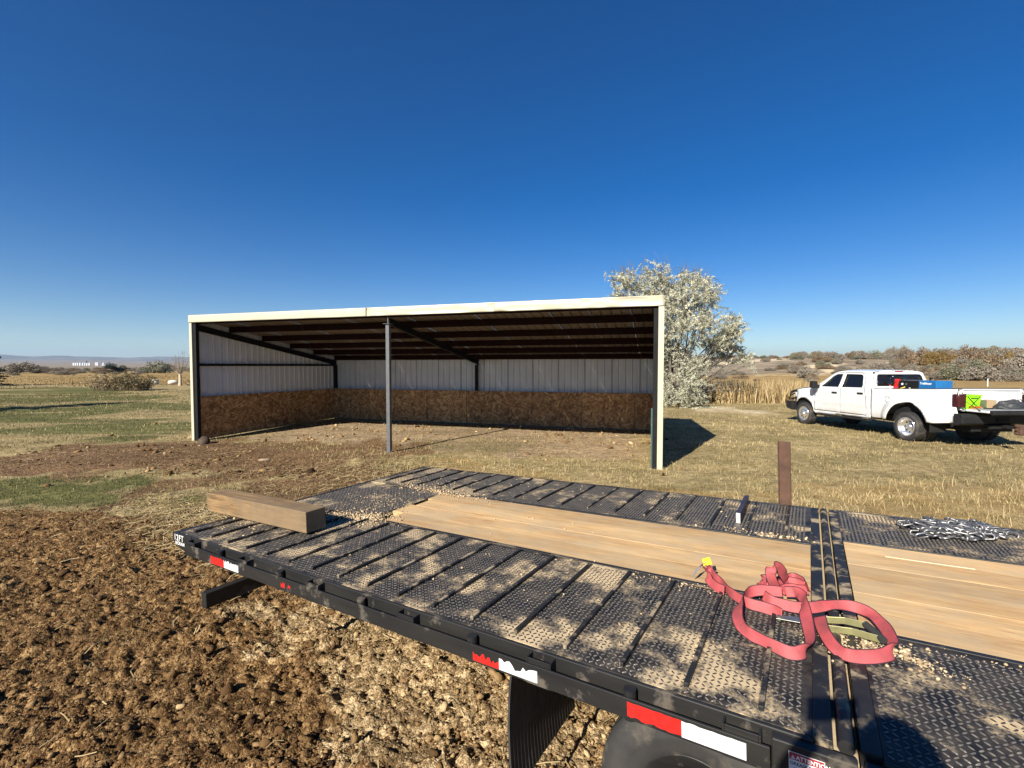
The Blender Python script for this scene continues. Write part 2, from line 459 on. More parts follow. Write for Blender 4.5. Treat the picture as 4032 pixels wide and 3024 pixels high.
# ------------------------------------------------------------------ grass, straw and crumbs (nobody could count them)
def blades(name, x, y, hgt, wid, lean, mat, label, z=None, varr=None, segs=2):
    n = len(x); z0 = gheight(x, y) if z is None else z
    a = rng.uniform(0, 2*np.pi, n); b = rng.uniform(0, 2*np.pi, n)
    wx, wy = np.cos(a)*wid/2, np.sin(a)*wid/2
    lx, ly = np.cos(b)*lean*hgt, np.sin(b)*lean*hgt
    hz = hgt*np.sqrt(np.clip(1-np.minimum(lean, .98)**2, .02, 1))
    p0 = np.stack([x-wx, y-wy, z0-.01], 1); p1 = np.stack([x+wx, y+wy, z0-.01], 1)
    q0 = np.stack([x-wx*.7+lx*.35, y-wy*.7+ly*.35, z0+hz*.6], 1); q1 = np.stack([x+wx*.7+lx*.35, y+wy*.7+ly*.35, z0+hz*.6], 1)
    t = np.stack([x+lx, y+ly, z0+hz], 1)
    V = np.stack([p0, p1, q0, q1, t], 1).reshape(-1, 3)
    i = np.arange(n)[:, None]*5
    Fb = np.concatenate([i+np.array([0, 1, 3]), i+np.array([0, 3, 2]), i+np.array([2, 3, 4])], 0)
    me = npmesh(name, V, Fb)
    vv = rng.uniform(0, 1, n) if varr is None else varr
    set_col(me, 'var', np.repeat(np.stack([vv]*3, 1), 5, 0))
    o = link(name, me, mat)
    return tag(o, label, kind='stuff')

dry_m = varied('dry_grass', [(.115, .100, .040), (.22, .175, .078), (.37, .29, .14), (.56, .45, .25)], transl=.25)
green_m = varied('green_grass', [(.032, .045, .015), (.085, .095, .032), (.22, .195, .088)], transl=.25)
straw_m = varied('straw', [(.20, .145, .065), (.38, .285, .14), (.58, .46, .26)], transl=.15)

def sample_fan(n, r0, r1, a0, a1):
    r = rng.uniform(r0, r1, n); a = np.radians(rng.uniform(a0, a1, n))
    return r*np.sin(a), r*np.cos(a), r
# short dry turf
x, y, r = sample_fan(360000, 4.5, 50, -52, 52)
m_ = manure_mask(x, y); br = sstep(-.4, .5, sdist(P_BROWN, x, y)+.6*fbm(x*.9, y*.9, 3)); sh = sstep(-.5, 1, sdist(P_SHED, x, y))
gr_near = (sdist(P_GREEN, x, y)+.7*fbm(x*1.3, y*1.3, 3) > .0) & (rng.uniform(0, 1, len(x)) < .9)
lg = sdist(P_LEFT, x, y)+2*fbm(x*.22, y*.22, 3) > 0
ing = sdist(P_INGREEN, x, y) > 0
sand = sdist(P_SAND, x, y) > -.2
clump = .55+.9*fbm(x*1.1, y*1.1, 3)
keep = rng.uniform(0, 1, len(x)) < np.clip(clump*(1-.97*m_)*(1-.88*br)*(1-.7*sh*(~ing))*(1-.95*sand), 0, 1)
isg = (gr_near | (lg & (rng.uniform(0, 1, len(x)) < .62+.7*fbm(x*.12, y*.4, 3))) | (ing & (rng.uniform(0, 1, len(x)) < .55)))
k = keep & ~isg
tone = np.clip(.42+.6*fbm(x*.35+5, y*.35, 3)+.45*fbm(x*2.2, y*2.2, 2)+rng.normal(0, .25, len(x)), 0, 1)
blades('dry_grass', x[k], y[k], rng.uniform(.03, .085, k.sum())*(1+.012*r[k]), .004+.0005*r[k], rng.uniform(.3, .95, k.sum()), dry_m, 'short dry yellow turf across the yard', varr=tone[k])
k = (keep | gr_near) & isg
blades('green_grass', x[k], y[k], rng.uniform(.02, .055, k.sum())*(1+.01*r[k]), .004+.00045*r[k], rng.uniform(.2, .9, k.sum()), green_m, 'patches of short green grass')
# tall straw along the far side of the trailer and before the shed
n = 26000
x = rng.uniform(-3, 10.5, n); y = rng.uniform(4.2, 11.6, n)
sd = sdist(P_STRAW, x, y)+.5*fbm(x*1.2, y*1.2, 3)
dens = np.where(x > 2.6, .95, .55)*np.clip(.25+fbm(x*1.6, y*1.6, 3)*1.6, .05, 1)
k = (sd > 0) & (rng.uniform(0, 1, n) < dens)
x, y = x[k], y[k]
blades('tall_straw_grass', x, y, rng.uniform(.06, .26, len(x))*np.where(x > 3, 1.0, .6), rng.uniform(.004, .008, len(x)), rng.uniform(.25, .97, len(x)), straw_m, 'long bleached straw grass beside the trailer and shed')
# taller tufts left standing in the turf
cx_, cy_, cr_2 = sample_fan(900, 7.5, 40, -50, 50)
kk_ = (sdist(P_SHED, cx_, cy_) < -.2) & (sdist(P_MAN, cx_, cy_) < -.3) & (sdist(P_SAND, cx_, cy_) < 0) & (sdist(P_BROWN, cx_, cy_) < -.3) & (sdist(P_GREEN, cx_, cy_) < -.2) & (sdist(P_LEFT, cx_, cy_) < 1)
cx_, cy_ = cx_[kk_], cy_[kk_]
x = np.repeat(cx_, 22)+rng.normal(0, .09, len(cx_)*22); y = np.repeat(cy_, 22)+rng.normal(0, .09, len(cx_)*22)
blades('grass_tufts', x, y, rng.uniform(.04, .12, len(x)), rng.uniform(.006, .013, len(x)), rng.uniform(.2, .95, len(x)), dry_m, 'scattered taller tufts of dry grass', varr=np.clip(np.repeat(rng.uniform(.1, .95, len(cx_)), 22)+rng.normal(0, .15, len(x)), 0, 1))
# loose stalks lying on the dirt
n = 13000
x = rng.uniform(-13, 2.5, n); y = rng.uniform(2.2, 13.5, n)
x[9000:11500] = rng.normal(-4.3, .75, 2500); y[9000:11500] = 6.2+(x[9000:11500]+4.3)*-.75+rng.normal(0, .35, 2500)
x[11500:] = rng.normal(-2.4, 1.0, 1500); y[11500:] = 9.2+rng.normal(0, .8, 1500)
k = ((rng.uniform(0, 1, n) < np.clip(.35+fbm(x*.8, y*.8, 3)*1.5, .05, 1)) & (sdist(P_GREEN, x, y) < 0)) | (np.arange(n) >= 9000)
x, y = x[k], y[k]; n = len(x)
L_ = rng.uniform(.04, .20, n); a = rng.uniform(0, 2*np.pi, n); z0 = gheight(x, y)+rng.uniform(.012, .05, n)
dx, dy = np.cos(a)*L_/2, np.sin(a)*L_/2; wx, wy = -np.sin(a)*.0022*(1+.1*y), np.cos(a)*.0022*(1+.1*y)
cv = rng.uniform(-.2, .2, n); mx, my = x-np.sin(a)*L_*cv, y+np.cos(a)*L_*cv; dz = rng.uniform(-.02, .03, n)
V = np.stack([np.stack([x-dx-wx, y-dy-wy, z0], 1), np.stack([x-dx+wx, y-dy+wy, z0+.002], 1),
              np.stack([mx-wx, my-wy, z0+dz*.3+.008], 1), np.stack([mx+wx, my+wy, z0+dz*.3+.01], 1),
              np.stack([x+dx-wx, y+dy-wy, z0+dz], 1), np.stack([x+dx+wx, y+dy+wy, z0+dz+.002], 1)], 1).reshape(-1, 3)
i = np.arange(n)[:, None]*6
me = npmesh('loose_straw', V, np.concatenate([i+np.array([0, 2, 3, 1]), i+np.array([2, 4, 5, 3])], 0))
set_col(me, 'var', np.repeat(rng.uniform(0, 1, (n, 1))*np.ones((1, 3)), 6, 0))
tag(link('loose_straw', me, straw_m), 'loose pale stalks scattered over the brown dirt', kind='stuff')

def ico(sub):
    bm = bmesh.new(); bmesh.ops.create_icosphere(bm, subdivisions=sub, radius=1)
    bm.verts.ensure_lookup_table()
    V = np.array([v.co[:] for v in bm.verts]); Fq = np.array([[v.index for v in f.verts] for f in bm.faces]); bm.free()
    return V, Fq
ICO1 = ico(1); ICO2 = ico(2)
def lumps(base, pos, size, squash, seed, rough=.28, var=None):
    """many rough lumps as one array mesh"""
    B, Fb = base; n = len(pos); g = np.random.default_rng(seed)
    ph = g.uniform(0, 6.28, (n, 1, 3)); fr = g.uniform(1.5, 3.2, (n, 1, 3))
    d = 1+rough*(np.sin(B[None]*fr+ph).sum(-1, keepdims=True)/3)+rough*.5*g.normal(0, .5, (n, len(B), 1))
    P = B[None]*d
    sc = np.stack([g.uniform(.55, 1.5, n), g.uniform(.6, 1.3, n), squash*g.uniform(.6, 1.25, n)], 1)[:, None, :]*size[:, None, None]
    P = P*sc
    tl_ = g.normal(0, .5, n); ct_, st_ = np.cos(tl_)[:, None], np.sin(tl_)[:, None]
    P = np.stack([P[..., 0]*ct_-P[..., 2]*st_, P[..., 1], P[..., 0]*st_+P[..., 2]*ct_], -1)
    a = g.uniform(0, 6.28, n); ca, sa = np.cos(a)[:, None], np.sin(a)[:, None]
    P = np.stack([P[..., 0]*ca-P[..., 1]*sa, P[..., 0]*sa+P[..., 1]*ca, P[..., 2]], -1)+pos[:, None, :]
    V = P.reshape(-1, 3); Fr = (np.arange(n)[:, None, None]*len(B)+Fb[None]).reshape(-1, 3)
    vv = g.uniform(0, 1, n) if var is None else var
    return V, Fr, np.repeat(np.stack([vv]*3, 1), len(B), 0)
clod_m = varied('manure_clods', [(.038, .022, .012), (.112, .063, .028), (.20, .122, .055), (.34, .23, .115), (.50, .37, .205)], rough=1.0, spec=.08)
bump(clod_m.node_tree, clod_m.node_tree.nodes['Principled BSDF'], noise(clod_m.node_tree, coords(clod_m.node_tree, 'Object'), 110, 4, .7), .8, .01)
def clod_field(base, n, s0, s1, seed, label, p_tan=1.0, power=2.0, grow=0.0):
    g = np.random.default_rng(seed)
    x = g.uniform(-8.5, 1.8, n); y = 2.0+(g.uniform(0, 1, n)**1.7)*8.0
    m_ = np.maximum(manure_mask(x, y), .30*sstep(-.3, .4, sdist(P_BROWN, x, y))); t_ = tan_mask(x, y)
    dn = np.clip(.55+fbm(x*1.4+3, y*1.4, 3)*1.3, .05, 1)*m_*np.clip(np.where(t_ > .5, p_tan, .8), 0, 1)
    k = g.uniform(0, 1, n) < dn
    x, y, t_ = x[k], y[k], t_[k]; n = len(x)
    s = (s0+(s1-s0)*g.uniform(0, 1, n)**power)*(1+grow*np.clip(y-3, 0, 5))
    z = gheight(x, y)+.055*np.abs(pn(x*6.5, y*6.5))+.035*pn(x*3.1, y*3.1)-.004+s*.25
    var = np.clip(np.where(t_ > .5, g.normal(.52, .20, n), g.normal(.30, .17, n)), 0, 1)
    V, Fr, vc = lumps(base, np.stack([x, y, z], 1), s, .72, seed+1, rough=.65, var=var)
    me = npmesh('manure_clods', V, Fr); set_col(me, 'var', vc)
    return tag(link('manure_clods', me, clod_m, smooth=False), label, kind='stuff')
clod_field(ICO1, 130000, .003, .010, 3, 'fine crumbs of brown manure and soil')
clod_field(ICO1, 15000, .009, .022, 4, 'walnut sized lumps of dry manure')
o_ = clod_field(ICO2, 1100, .020, .044, 5, 'fist sized lumps of dark manure', power=2.6)
# clods kicked up on the dirt in front of and inside the shed
g = np.random.default_rng(77)
x = g.uniform(-13, 4.5, 9000); y = g.uniform(7, 18, 9000)
k = g.uniform(0, 1, 9000) < np.maximum.reduce([.5*sstep(-.3, .5, sdist(P_BROWN, x, y)), .42*sstep(0, .5, sdist(P_SHED, x, y))*(sdist(P_INGREEN, x, y) < 0), .06*np.ones(9000)])*np.clip(.3+1.6*fbm(x*.8, y*.8, 3), 0, 1)
x, y = x[k], y[k]; s = .015+.075*g.uniform(0, 1, len(x))**4
V, Fr, vc = lumps(ICO1, np.stack([x, y, gheight(x, y)+s*.2], 1), s, .55, 78, var=np.clip(np.where(sdist(P_SHED, x, y) > 0, g.normal(.55, .2, len(x)), g.normal(.35, .25, len(x))), 0, 1))
me = npmesh('dirt_clods', V, Fr); set_col(me, 'var', vc)
tag(link('dirt_clods', me, clod_m), 'kicked up dirt clods around the shed opening', kind='stuff')

# ------------------------------------------------------------------ loafing shed
cream = simple('cream_trim', (.44, .41, .31), .36, 0, (.41, .385, .292), 3, bmp=.25, bscale=2.2, dist=.04)
steel_in = simple('pale_steel_sheet', (.60, .62, .66), .38, .0, (.55, .57, .61), 2)
roof_in = simple('roof_sheet', (.16, .135, .115), .5, 0, (.12, .10, .085), 3)
red_iron = simple('red_oxide_steel', (.020, .006, .005), .8, 0, (.012, .004, .003), 5, spec=.12)
dark_iron = simple('dark_primer_steel', (.012, .012, .013), .7, 0, (.008, .008, .009), 6, spec=.15)
galv = simple('galvanised_post', (.105, .108, .115), .5, .1, (.075, .078, .085), 9)
teal = simple('teal_painted_edge', (.030, .075, .070), .5, 0, (.20, .24, .23), 8, .6, .75)

osb, nt, bs = nodes_of('strand_board')
def flakes(rotz, sc, seed):
    vv = coords(nt, 'Object', sc, (0, 0, 0))
    # turn the strand direction inside the board's own plane
    mp = nt.nodes.new('ShaderNodeMapping'); mp.inputs['Location'].default_value = (seed, seed*1.7, seed*.3)
    vr = nt.nodes.new('ShaderNodeVectorRotate'); vr.rotation_type = 'EULER_XYZ'; vr.inputs['Rotation'].default_value = rotz
    tc = nt.nodes.new('ShaderNodeTexCoord'); nt.links.new(tc.outputs['Object'], vr.inputs['Vector']); nt.links.new(vr.outputs[0], mp.inputs['Vector'])
    mp.inputs['Scale'].default_value = sc
    v = nt.nodes.new('ShaderNodeTexVoronoi'); v.inputs['Scale'].default_value = 1.0; v.inputs['Randomness'].default_value = 1
    nz = nt.nodes.new('ShaderNodeTexNoise'); nz.inputs['Scale'].default_value = .8
    nt.links.new(mp.outputs[0], v.inputs['Vector'])
    s = nt.nodes.new('ShaderNodeSeparateColor'); nt.links.new(v.outputs['Color'], s.inputs[0])
    return s.outputs[0], s.outputs[1], v.outputs['Distance']
f1 = flakes((.25, .3, 0), (5.5, 5.5, 22), 1.3); f2 = flakes((-.45, -.5, .1), (6.5, 6.5, 24), 5.1); f3 = flakes((1.1, .9, .2), (7.5, 7.5, 20), 9.7)
pal = [(0.0, (.16, .078, .030)), (.35, (.28, .145, .058)), (.7, (.41, .23, .095)), (1.0, (.56, .36, .165))]
c = mix(nt, ramp(nt, f2[1], [(.45, 0.0), (.5, 1.0)]), ramp(nt, f1[0], pal), ramp(nt, f2[0], pal))
c = mix(nt, ramp(nt, f3[1], [(.68, 0.0), (.72, 1.0)]), c, ramp(nt, f3[0], pal))
oi = nt.nodes.new('ShaderNodeObjectInfo')
rv = nt.nodes.new('ShaderNodeMapRange'); nt.links.new(oi.outputs['Random'], rv.inputs[0]); rv.inputs[3].default_value = .80; rv.inputs[4].default_value = 1.16
hv = nt.nodes.new('ShaderNodeHueSaturation'); nt.links.new(c, hv.inputs['Color']); nt.links.new(rv.outputs[0], hv.inputs['Value'])
nt.links.new(hv.outputs[0], bs.inputs['Base Color']); bs.inputs['Roughness'].default_value = .8
bump(nt, bs, f1[0], .3, .003)

shed = empty('loafing_shed', (-8.9397, 13.2674, 0), -.3011, 'open front metal loafing shed with cream trim and strand board lining', 'shed')
W, D = 12.5, 6.1
zr = lambda y: 3.285-.16*y          # top of the rafters
def ribbed(u0, u1, fn, name, mat, rib=.2286, h=.032):
    """a ribbed steel sheet: fn(u, off, end) gives the point at distance u along the wall"""
    pr = [(u0, 0)]
    k = math.ceil((u0-.03)/rib)
    while k*rib <= u1+.03:
        for d, o in ((-.032, 0), (-.012, h), (.012, h), (.032, 0)):
            u = k*rib+d
            if u0 < u < u1: pr.append((u, o))
        m = (k+.5)*rib
        for d, o in ((-.03, 0), (-.018, h*.22), (-.006, 0), (.03, 0), (.042, h*.22), (.054, 0)):
            if u0 < m+d < u1: pr.append((m+d, o))
        k += 1
    pr.append((u1, 0)); pr.sort()
    n = len(pr)
    V = [fn(u, o, 0) for u, o in pr]+[fn(u, o, 1) for u, o in pr]
    Fq = [(i, i+1, n+i+1, n+i) for i in range(n-1)]
    return link(name, pymesh(name, V, Fq), mat, shed, solid=.0012)
sw = .9144
for i in range(14):       # back wall, ribs outward
    u0 = i*sw; u1 = min(u0+sw-.002, W)
    ribbed(u0, u1, lambda u, o, e: (u, D+.02+o-.0015*(i % 2), .02 if e == 0 else zr(D)+.12), 'wall_sheet', steel_in)
for i in range(7):
    u0 = i*sw; u1 = min(u0+sw-.002, D)
    ribbed(u0, u1, lambda u, o, e: (-.025+o+.0015*(i % 2), u, .03 if e == 0 else zr(u)+.14), 'wall_sheet', steel_in)
    ribbed(u0, u1, lambda u, o, e: (W+.02+o-.0015*(i % 2), u, .03 if e == 0 else zr(u)+.14), 'wall_sheet', steel_in)
for i in range(14):
    u0 = -.03+i*sw; u1 = min(u0+sw-.002, W+.05)
    ribbed(u0, u1, lambda u, o, e: (u, -.03 if e == 0 else D+.12, (zr(-.03) if e == 0 else zr(D+.12))+.178+o+.0015*(i % 2)), 'roof_sheet', roof_in)
# purlins: C sections lying on the rafters
for y in (.03, 1.11, 2.34, 3.55, 4.73, 5.92):
    z = zr(y)+.004
    MB().prism([(y, z), (y+.065, z), (y+.065, z+.022), (y+.059, z+.022), (y+.059, z+.006), (y+.006, z+.006), (y+.006, z+.164), (y+.065, z+.164), (y+.065, z+.17), (y, z+.17)], 0, .1, W-.06).build('purlin', red_iron, shed)
# rafters (I sections) and posts
for x, m in ((.085, dark_iron), (6.22, dark_iron), (12.41, dark_iron)):
    b = MB()
    for (a0, a1, t0, t1) in ((-.045, .045, 0, .012), (-.004, .004, .012, .153), (-.045, .045, .153, .165)):
        y0, y1 = .10, 6.05
        b.hexa([(x+a0, y0, zr(y0)-t1), (x+a1, y0, zr(y0)-t1), (x+a1, y1, zr(y1)-t1), (x+a0, y1, zr(y1)-t1),
                (x+a0, y0, zr(y0)-t0), (x+a1, y0, zr(y0)-t0), (x+a1, y1, zr(y1)-t0), (x+a0, y1, zr(y1)-t0)])
    b.build('rafter', m, shed)
boxo('post', (.035, -.005, -.05), (.135, .095, zr(0)-.003), dark_iron, shed, .004)
boxo('post', (12.36, -.005, -.05), (12.45, .095, zr(0)-.003), dark_iron, shed, .004)
pm = boxo('post', (6.175, -.01, -.05), (6.270, .085, 3.12), galv, shed, .006)
boxo('post_cap', (6.13, -.05, 3.12), (6.31, .13, 3.13), galv, pm, .002)
MB().tube([(6.22, .04, 3.13), (6.22, .04, 3.30)], .018, 10).build('adjusting_rod', galv, pm)
boxo('base_plate', (6.11, -.07, -.02), (6.33, .15, .012), galv, pm, .002)
for x in (.06, 6.11, 12.35):
    boxo('post', (x, 5.93, -.05), (x+.1, 6.03, zr(6)-.167), dark_iron, shed, .004)
boxo('girt', (.012, .14, 2.11), (.075, 5.92, 2.18), dark_iron, shed, .004)
boxo('girt', (12.43, .14, 2.11), (12.49, 5.92, 2.18), dark_iron, shed, .004)
boxo('girt', (.17, 6.035, 1.10), (12.33, 6.105, 1.17), dark_iron, shed, .004)
# strand board lining
rs = random.Random(4)
xs = [.08, 1.70, 4.20, 5.79, 8.26, 10.0, 11.71, 12.40]
for a, b_ in zip(xs[:-1], xs[1:]):
    d = rs.uniform(-.008, .008)
    boxo('strand_board', (a+.007, 5.906+d*.4, .02+d), (b_-.007, 5.918+d*.4, 1.22+d), osb, shed, .001)
for a, b_ in ((.105, 1.86), (1.86, 4.30), (4.30, 5.89)):
    d = rs.uniform(-.006, .02)
    MB().hexa([(.078, a+.003, .03), (.090, a+.003, .03), (.090, b_-.003, .03), (.078, b_-.003, .03), (.078, a+.003, 1.25-.008*a), (.090, a+.003, 1.25-.008*a), (.090, b_-.003, 1.25-.008*b_), (.078, b_-.003, 1.25-.008*b_)]).build('strand_board', osb, shed)
    boxo('strand_board', (12.365, a+.003+.02, .03), (12.377, b_-.003+.02, 1.24), osb, shed, .001)
boxo('skirt_board', (.10, 5.890, -.02), (12.35, 5.900, .035), teal, shed, .002)
boxo('board_edge', (12.325, .097, -.02), (12.358, .135, 1.24), teal, shed, .003)
# cream trim: fascia lengths with lapped, slightly dented joints, and the corner trims
def dented(name, x0, x1, z0, z1, y, seed, amp=.006):
    n = max(2, int((x1-x0)/.06)); V = []; Fq = []
    rows = [(z1, y+.05), (z1, y), (z1-.012, y-.004), ((z0+z1)/2, y-.004), (z0+.02, y-.004), (z0, y-.002), (z0, y+.03)]
    for k, (z, yy) in enumerate(rows):
        for i in range(n+1):
            x = x0+(x1-x0)*i/n
            d = amp*mnoise.noise(Vector((x*1.1+seed, z*3, seed)))+amp*.7*mnoise.noise(Vector((x*3.7+seed*2, z*6, seed)))
            V.append((x, yy+(d if 1 < k < 5 else 0), z+(.004*mnoise.noise(Vector((x*2, seed, 0))) if k in (5, 6) else 0)))
    for k in range(len(rows)-1):
        for i in range(n): Fq.append((k*(n+1)+i, (k+1)*(n+1)+i, (k+1)*(n+1)+i+1, k*(n+1)+i+1))
    return link(name, pymesh(name, V, Fq), cream, shed, smooth=True, solid=.001)
fx = [-.055, 3.78, 5.68, 8.99, 12.56]
for i in range(4):
    dented('fascia', fx[i]-(.03 if i else 0), fx[i+1], 3.318, 3.522, -.062-.003*(i % 2), i*3.3+1, (.006, .010, .040, .038)[i])
def corner(name, x0, x1, z1):
    MB().add([(x0, .06, -.02), (x0, -.045, -.02), (x1, -.045, -.02), (x1, .06, -.02), (x0, .06, z1), (x0, -.045, z1), (x1, -.045, z1), (x1, .06, z1)],
             [(0, 1, 5, 4), (1, 2, 6, 5), (2, 3, 7, 6)]).build(name, cream, shed, solid=.001)
corner('corner_trim', -.055, .034, 3.33); corner('corner_trim', 12.452, 12.56, 3.33)
for x in (-.052, 12.556):
    s_ = -1 if x < 0 else 1
    MB().hexa([(x, -.05, zr(0)+.02), (x+s_*.004, -.05, zr(0)+.02), (x+s_*.004, D+.12, zr(D)+.02), (x, D+.12, zr(D)+.02), (x, -.05, zr(0)+.225), (x+s_*.004, -.05, zr(0)+.225), (x+s_*.004, D+.12, zr(D)+.225), (x, D+.12, zr(D)+.225)]).build('rake_trim', cream, shed)

# ------------------------------------------------------------------ flatbed trailer
black = simple('black_trailer_paint', (.012, .012, .013), .42, 0, (.022, .021, .020), 7, spec=.3, bmp=.15, bscale=14, dist=.004, dust=-.15, dscale=5, dustcol=(.085, .072, .058), mscale=(.25, 1, 1.6))
dusty_black = simple('dusty_black_paint', (.013, .013, .014), .5, 0, (.024, .023, .022), 7, spec=.3, dust=.02, dscale=7, dustcol=(.30, .235, .155))
trailer = empty('flatbed_trailer', label='black flatbed trailer with tread plate deck, timber centre and cleated tail', cat='trailer')
def deck_dust(nt):
    """where the dust lies on the deck, the same field for plate and lugs"""
    tc = nt.nodes.new('ShaderNodeTexCoord'); tc.object = trailer; v = tc.outputs['Object']
    big = ramp(nt, noise(nt, v, 2.3, 9, .70), [(.515, 0.0), (.585, 1.0)])
    return v, math_(nt, 'MULTIPLY', ramp(nt, noise(nt, v, 9, 7, .7), [(.34, .3), (.46, 1.0)]), big)
plate_m, nt, bs = nodes_of('tread_plate')
v, dst2 = deck_dust(nt)
fine = noise(nt, v, 240, 3, .6)
c = mix(nt, ramp(nt, noise(nt, v, 9, 6, .7), [(.38, 0.0), (.72, .5)]), (.011, .011, .012), (.14, .115, .088))
c = mix(nt, dst2, c, mix(nt, ramp(nt, fine, [(.35, 0.0), (.7, 1.0)]), (.40, .30, .18), (.56, .44, .28)))
nt.links.new(c, bs.inputs['Base Color'])
rr = nt.nodes.new('ShaderNodeMapRange'); nt.links.new(dst2, rr.inputs[0]); rr.inputs[3].default_value = .5; rr.inputs[4].default_value = .95
bs.inputs['Specular IOR Level'].default_value = .25
nt.links.new(rr.outputs[0], bs.inputs['Roughness'])
bump(nt, bs, math_(nt, 'ADD', math_(nt, 'MULTIPLY', dst2, .8), math_(nt, 'MULTIPLY', fine, .25)), .5, .004)
lug_m, nt, bs = nodes_of('tread_lug_paint')
v, dst2 = deck_dust(nt)
c = mix(nt, ramp(nt, noise(nt, v, 30, 4, .6), [(.35, 0.0), (.7, 1.0)]), (.085, .080, .074), (.20, .178, .155))
c = mix(nt, dst2, c, (.035, .033, .032))
nt.links.new(c, bs.inputs['Base Color']); bs.inputs['Roughness'].default_value = .4; bs.inputs['Metallic'].default_value = .15
def wood(name, c1, c2, c3, axis_scale=(1.0, 14, 14), grey=(.26, .22, .17), gl=.62):
    m, nt, bs = nodes_of(name)
    oi = nt.nodes.new('ShaderNodeObjectInfo')
    vm = nt.nodes.new('ShaderNodeVectorMath'); vm.operation = 'MULTIPLY_ADD'
    tc = nt.nodes.new('ShaderNodeTexCoord'); nt.links.new(tc.outputs['Object'], vm.inputs[0]); vm.inputs[1].default_value = axis_scale
    cb = nt.nodes.new('ShaderNodeCombineXYZ')
    for i in range(3): nt.links.new(math_(nt, 'MULTIPLY', oi.outputs['Random'], 37.0+i*11), cb.inputs[i])
    nt.links.new(cb.outputs[0], vm.inputs[2]); vec = vm.outputs[0]
    g1 = noise(nt, vec, 2.2, 8, .62, .6); g2 = noise(nt, vec, 9, 5, .6)
    c = ramp(nt, g1, [(.32, c1), (.50, c2), (.68, c3)])
    c = mix(nt, math_(nt, 'MULTIPLY', ramp(nt, g2, [(.45, 0.0), (.75, 1.0)]), .35), c, tuple(k*.45 for k in c1))
    st = ramp(nt, noise(nt, coords(nt, 'Object', (1, 2.5, 1)), 2.6, 7, .7), [(gl-.12, 0.0), (gl+.06, .75)])
    c = mix(nt, st, c, grey)
    scr = ramp(nt, noise(nt, coords(nt, 'Object', (1.1, 26, 8)), 2.4, 6, .7, .4), [(.60, 0.0), (.68, .6)])
    c = mix(nt, scr, c, tuple(k*.35 for k in c1))
    blot = ramp(nt, noise(nt, coords(nt, 'Object', (1, 1.6, 1)), 1.5, 8, .72), [(.45, 0.0), (.75, .45)])
    c = mix(nt, blot, c, tuple(min(1, k*1.12) for k in c3))
    hv = nt.nodes.new('ShaderNodeHueSaturation'); nt.links.new(c, hv.inputs['Color'])
    rv = nt.nodes.new('ShaderNodeMapRange'); nt.links.new(oi.outputs['Random'], rv.inputs[0]); rv.inputs[3].default_value = .82; rv.inputs[4].default_value = 1.14
    nt.links.new(rv.outputs[0], hv.inputs['Value'])
    nt.links.new(hv.outputs[0], bs.inputs['Base Color']); bs.inputs['Roughness'].default_value = .75
    bump(nt, bs, math_(nt, 'ADD', g1, math_(nt, 'MULTIPLY', g2, .5)), .35, .003)
    return m
deck_wood = wood('deck_plank', (.35, .20, .085), (.49, .305, .135), (.60, .41, .205), (.8, 6, 6), grey=(.40, .30, .18), gl=.53)
block_wood = wood('timber_block', (.105, .060, .024), (.185, .112, .048), (.25, .16, .074), (1.4, 16, 16), grey=(.10, .075, .048), gl=.52)
rubber = simple('black_rubber', (.022, .022, .023), .72, 0, (.034, .032, .030), 9, bmp=.2, bscale=40, dust=-.05, dscale=5, dustcol=(.07, .06, .05))
red_tape = simple('red_reflective_tape', (.62, .020, .018), .3, 0, (.48, .015, .012), 40)
white_tape = simple('white_reflective_tape', (.60, .62, .64), .3, 0, (.50, .52, .54), 30)
white_ink = simple('white_lettering', (.82, .82, .80), .5)
black_ink = simple('black_lettering', (.015, .015, .015), .5)
dark_red = simple('dark_red_print', (.34, .03, .035), .45)

TA = -.5605; TILT = .0337
t_right = Vector((math.cos(TA), math.sin(TA), 0)); t_c = Vector((-math.sin(TA), math.cos(TA), 0))
t_x = t_right*math.cos(TILT)+Vector((0, 0, math.sin(TILT))); t_n = t_x.cross(t_c)
TM = Matrix((( t_x.x, t_c.x, t_n.x, .9059), (t_x.y, t_c.y, t_n.y, 1.2521), (t_x.z, t_c.z, t_n.z, 1.0624), (0, 0, 0, 1)))
trailer.matrix_world = TM
tw = lambda p: TM @ Vector(p)
# plates (local x forward, y across, z up from the deck; the hinge is x = 0)
plates = [(-3.87, -.072, .018, .868), (-3.87, -2.88, .892, 1.722), (-3.87, -.072, 1.748, 2.58), (.088, 2.4, .018, .742), (.088, 2.4, 1.888, 2.58)]
for (x0, x1, y0, y1) in plates:
    boxo('tread_plate', (x0, y0, -.006), (x1, y1, 0), plate_m, trailer, .001)
# raised lugs
L, wd, hh = .0098, .0030, .0030
lugV = np.array([(-L, 0, 0), (-L*.5, -wd, 0), (L*.5, -wd, 0), (L, 0, 0), (L*.5, wd, 0), (-L*.5, wd, 0), (-L*.5, 0, hh), (L*.5, 0, hh)])
lugF = [(0, 1, 6), (1, 2, 7), (1, 7, 6), (2, 3, 7), (3, 4, 7), (4, 5, 6), (4, 6, 7), (5, 0, 6)]
lug_me = pymesh('tread_lug', lugV, lugF); lug_me.materials.append(lug_m)
cam_l = TM.inverted() @ Vector((0, 0, 2.113))
spots = []
for (x0, x1, y0, y1) in plates:
    x1 = min(x1, 1.25); sp = .0208
    for i in range(int((x1-x0-.03)/sp)):
        for j in range(int((y1-y0-.03)/sp)):
            x = x0+.018+i*sp; y = y0+.018+j*sp
            if x > .7 and y < .8: continue
            spots.append((x, y, math.pi/4 if (i+j) % 2 else -math.pi/4))
spots.sort(key=lambda p: (p[0]-cam_l.x)**2+(p[1]-cam_l.y)**2)
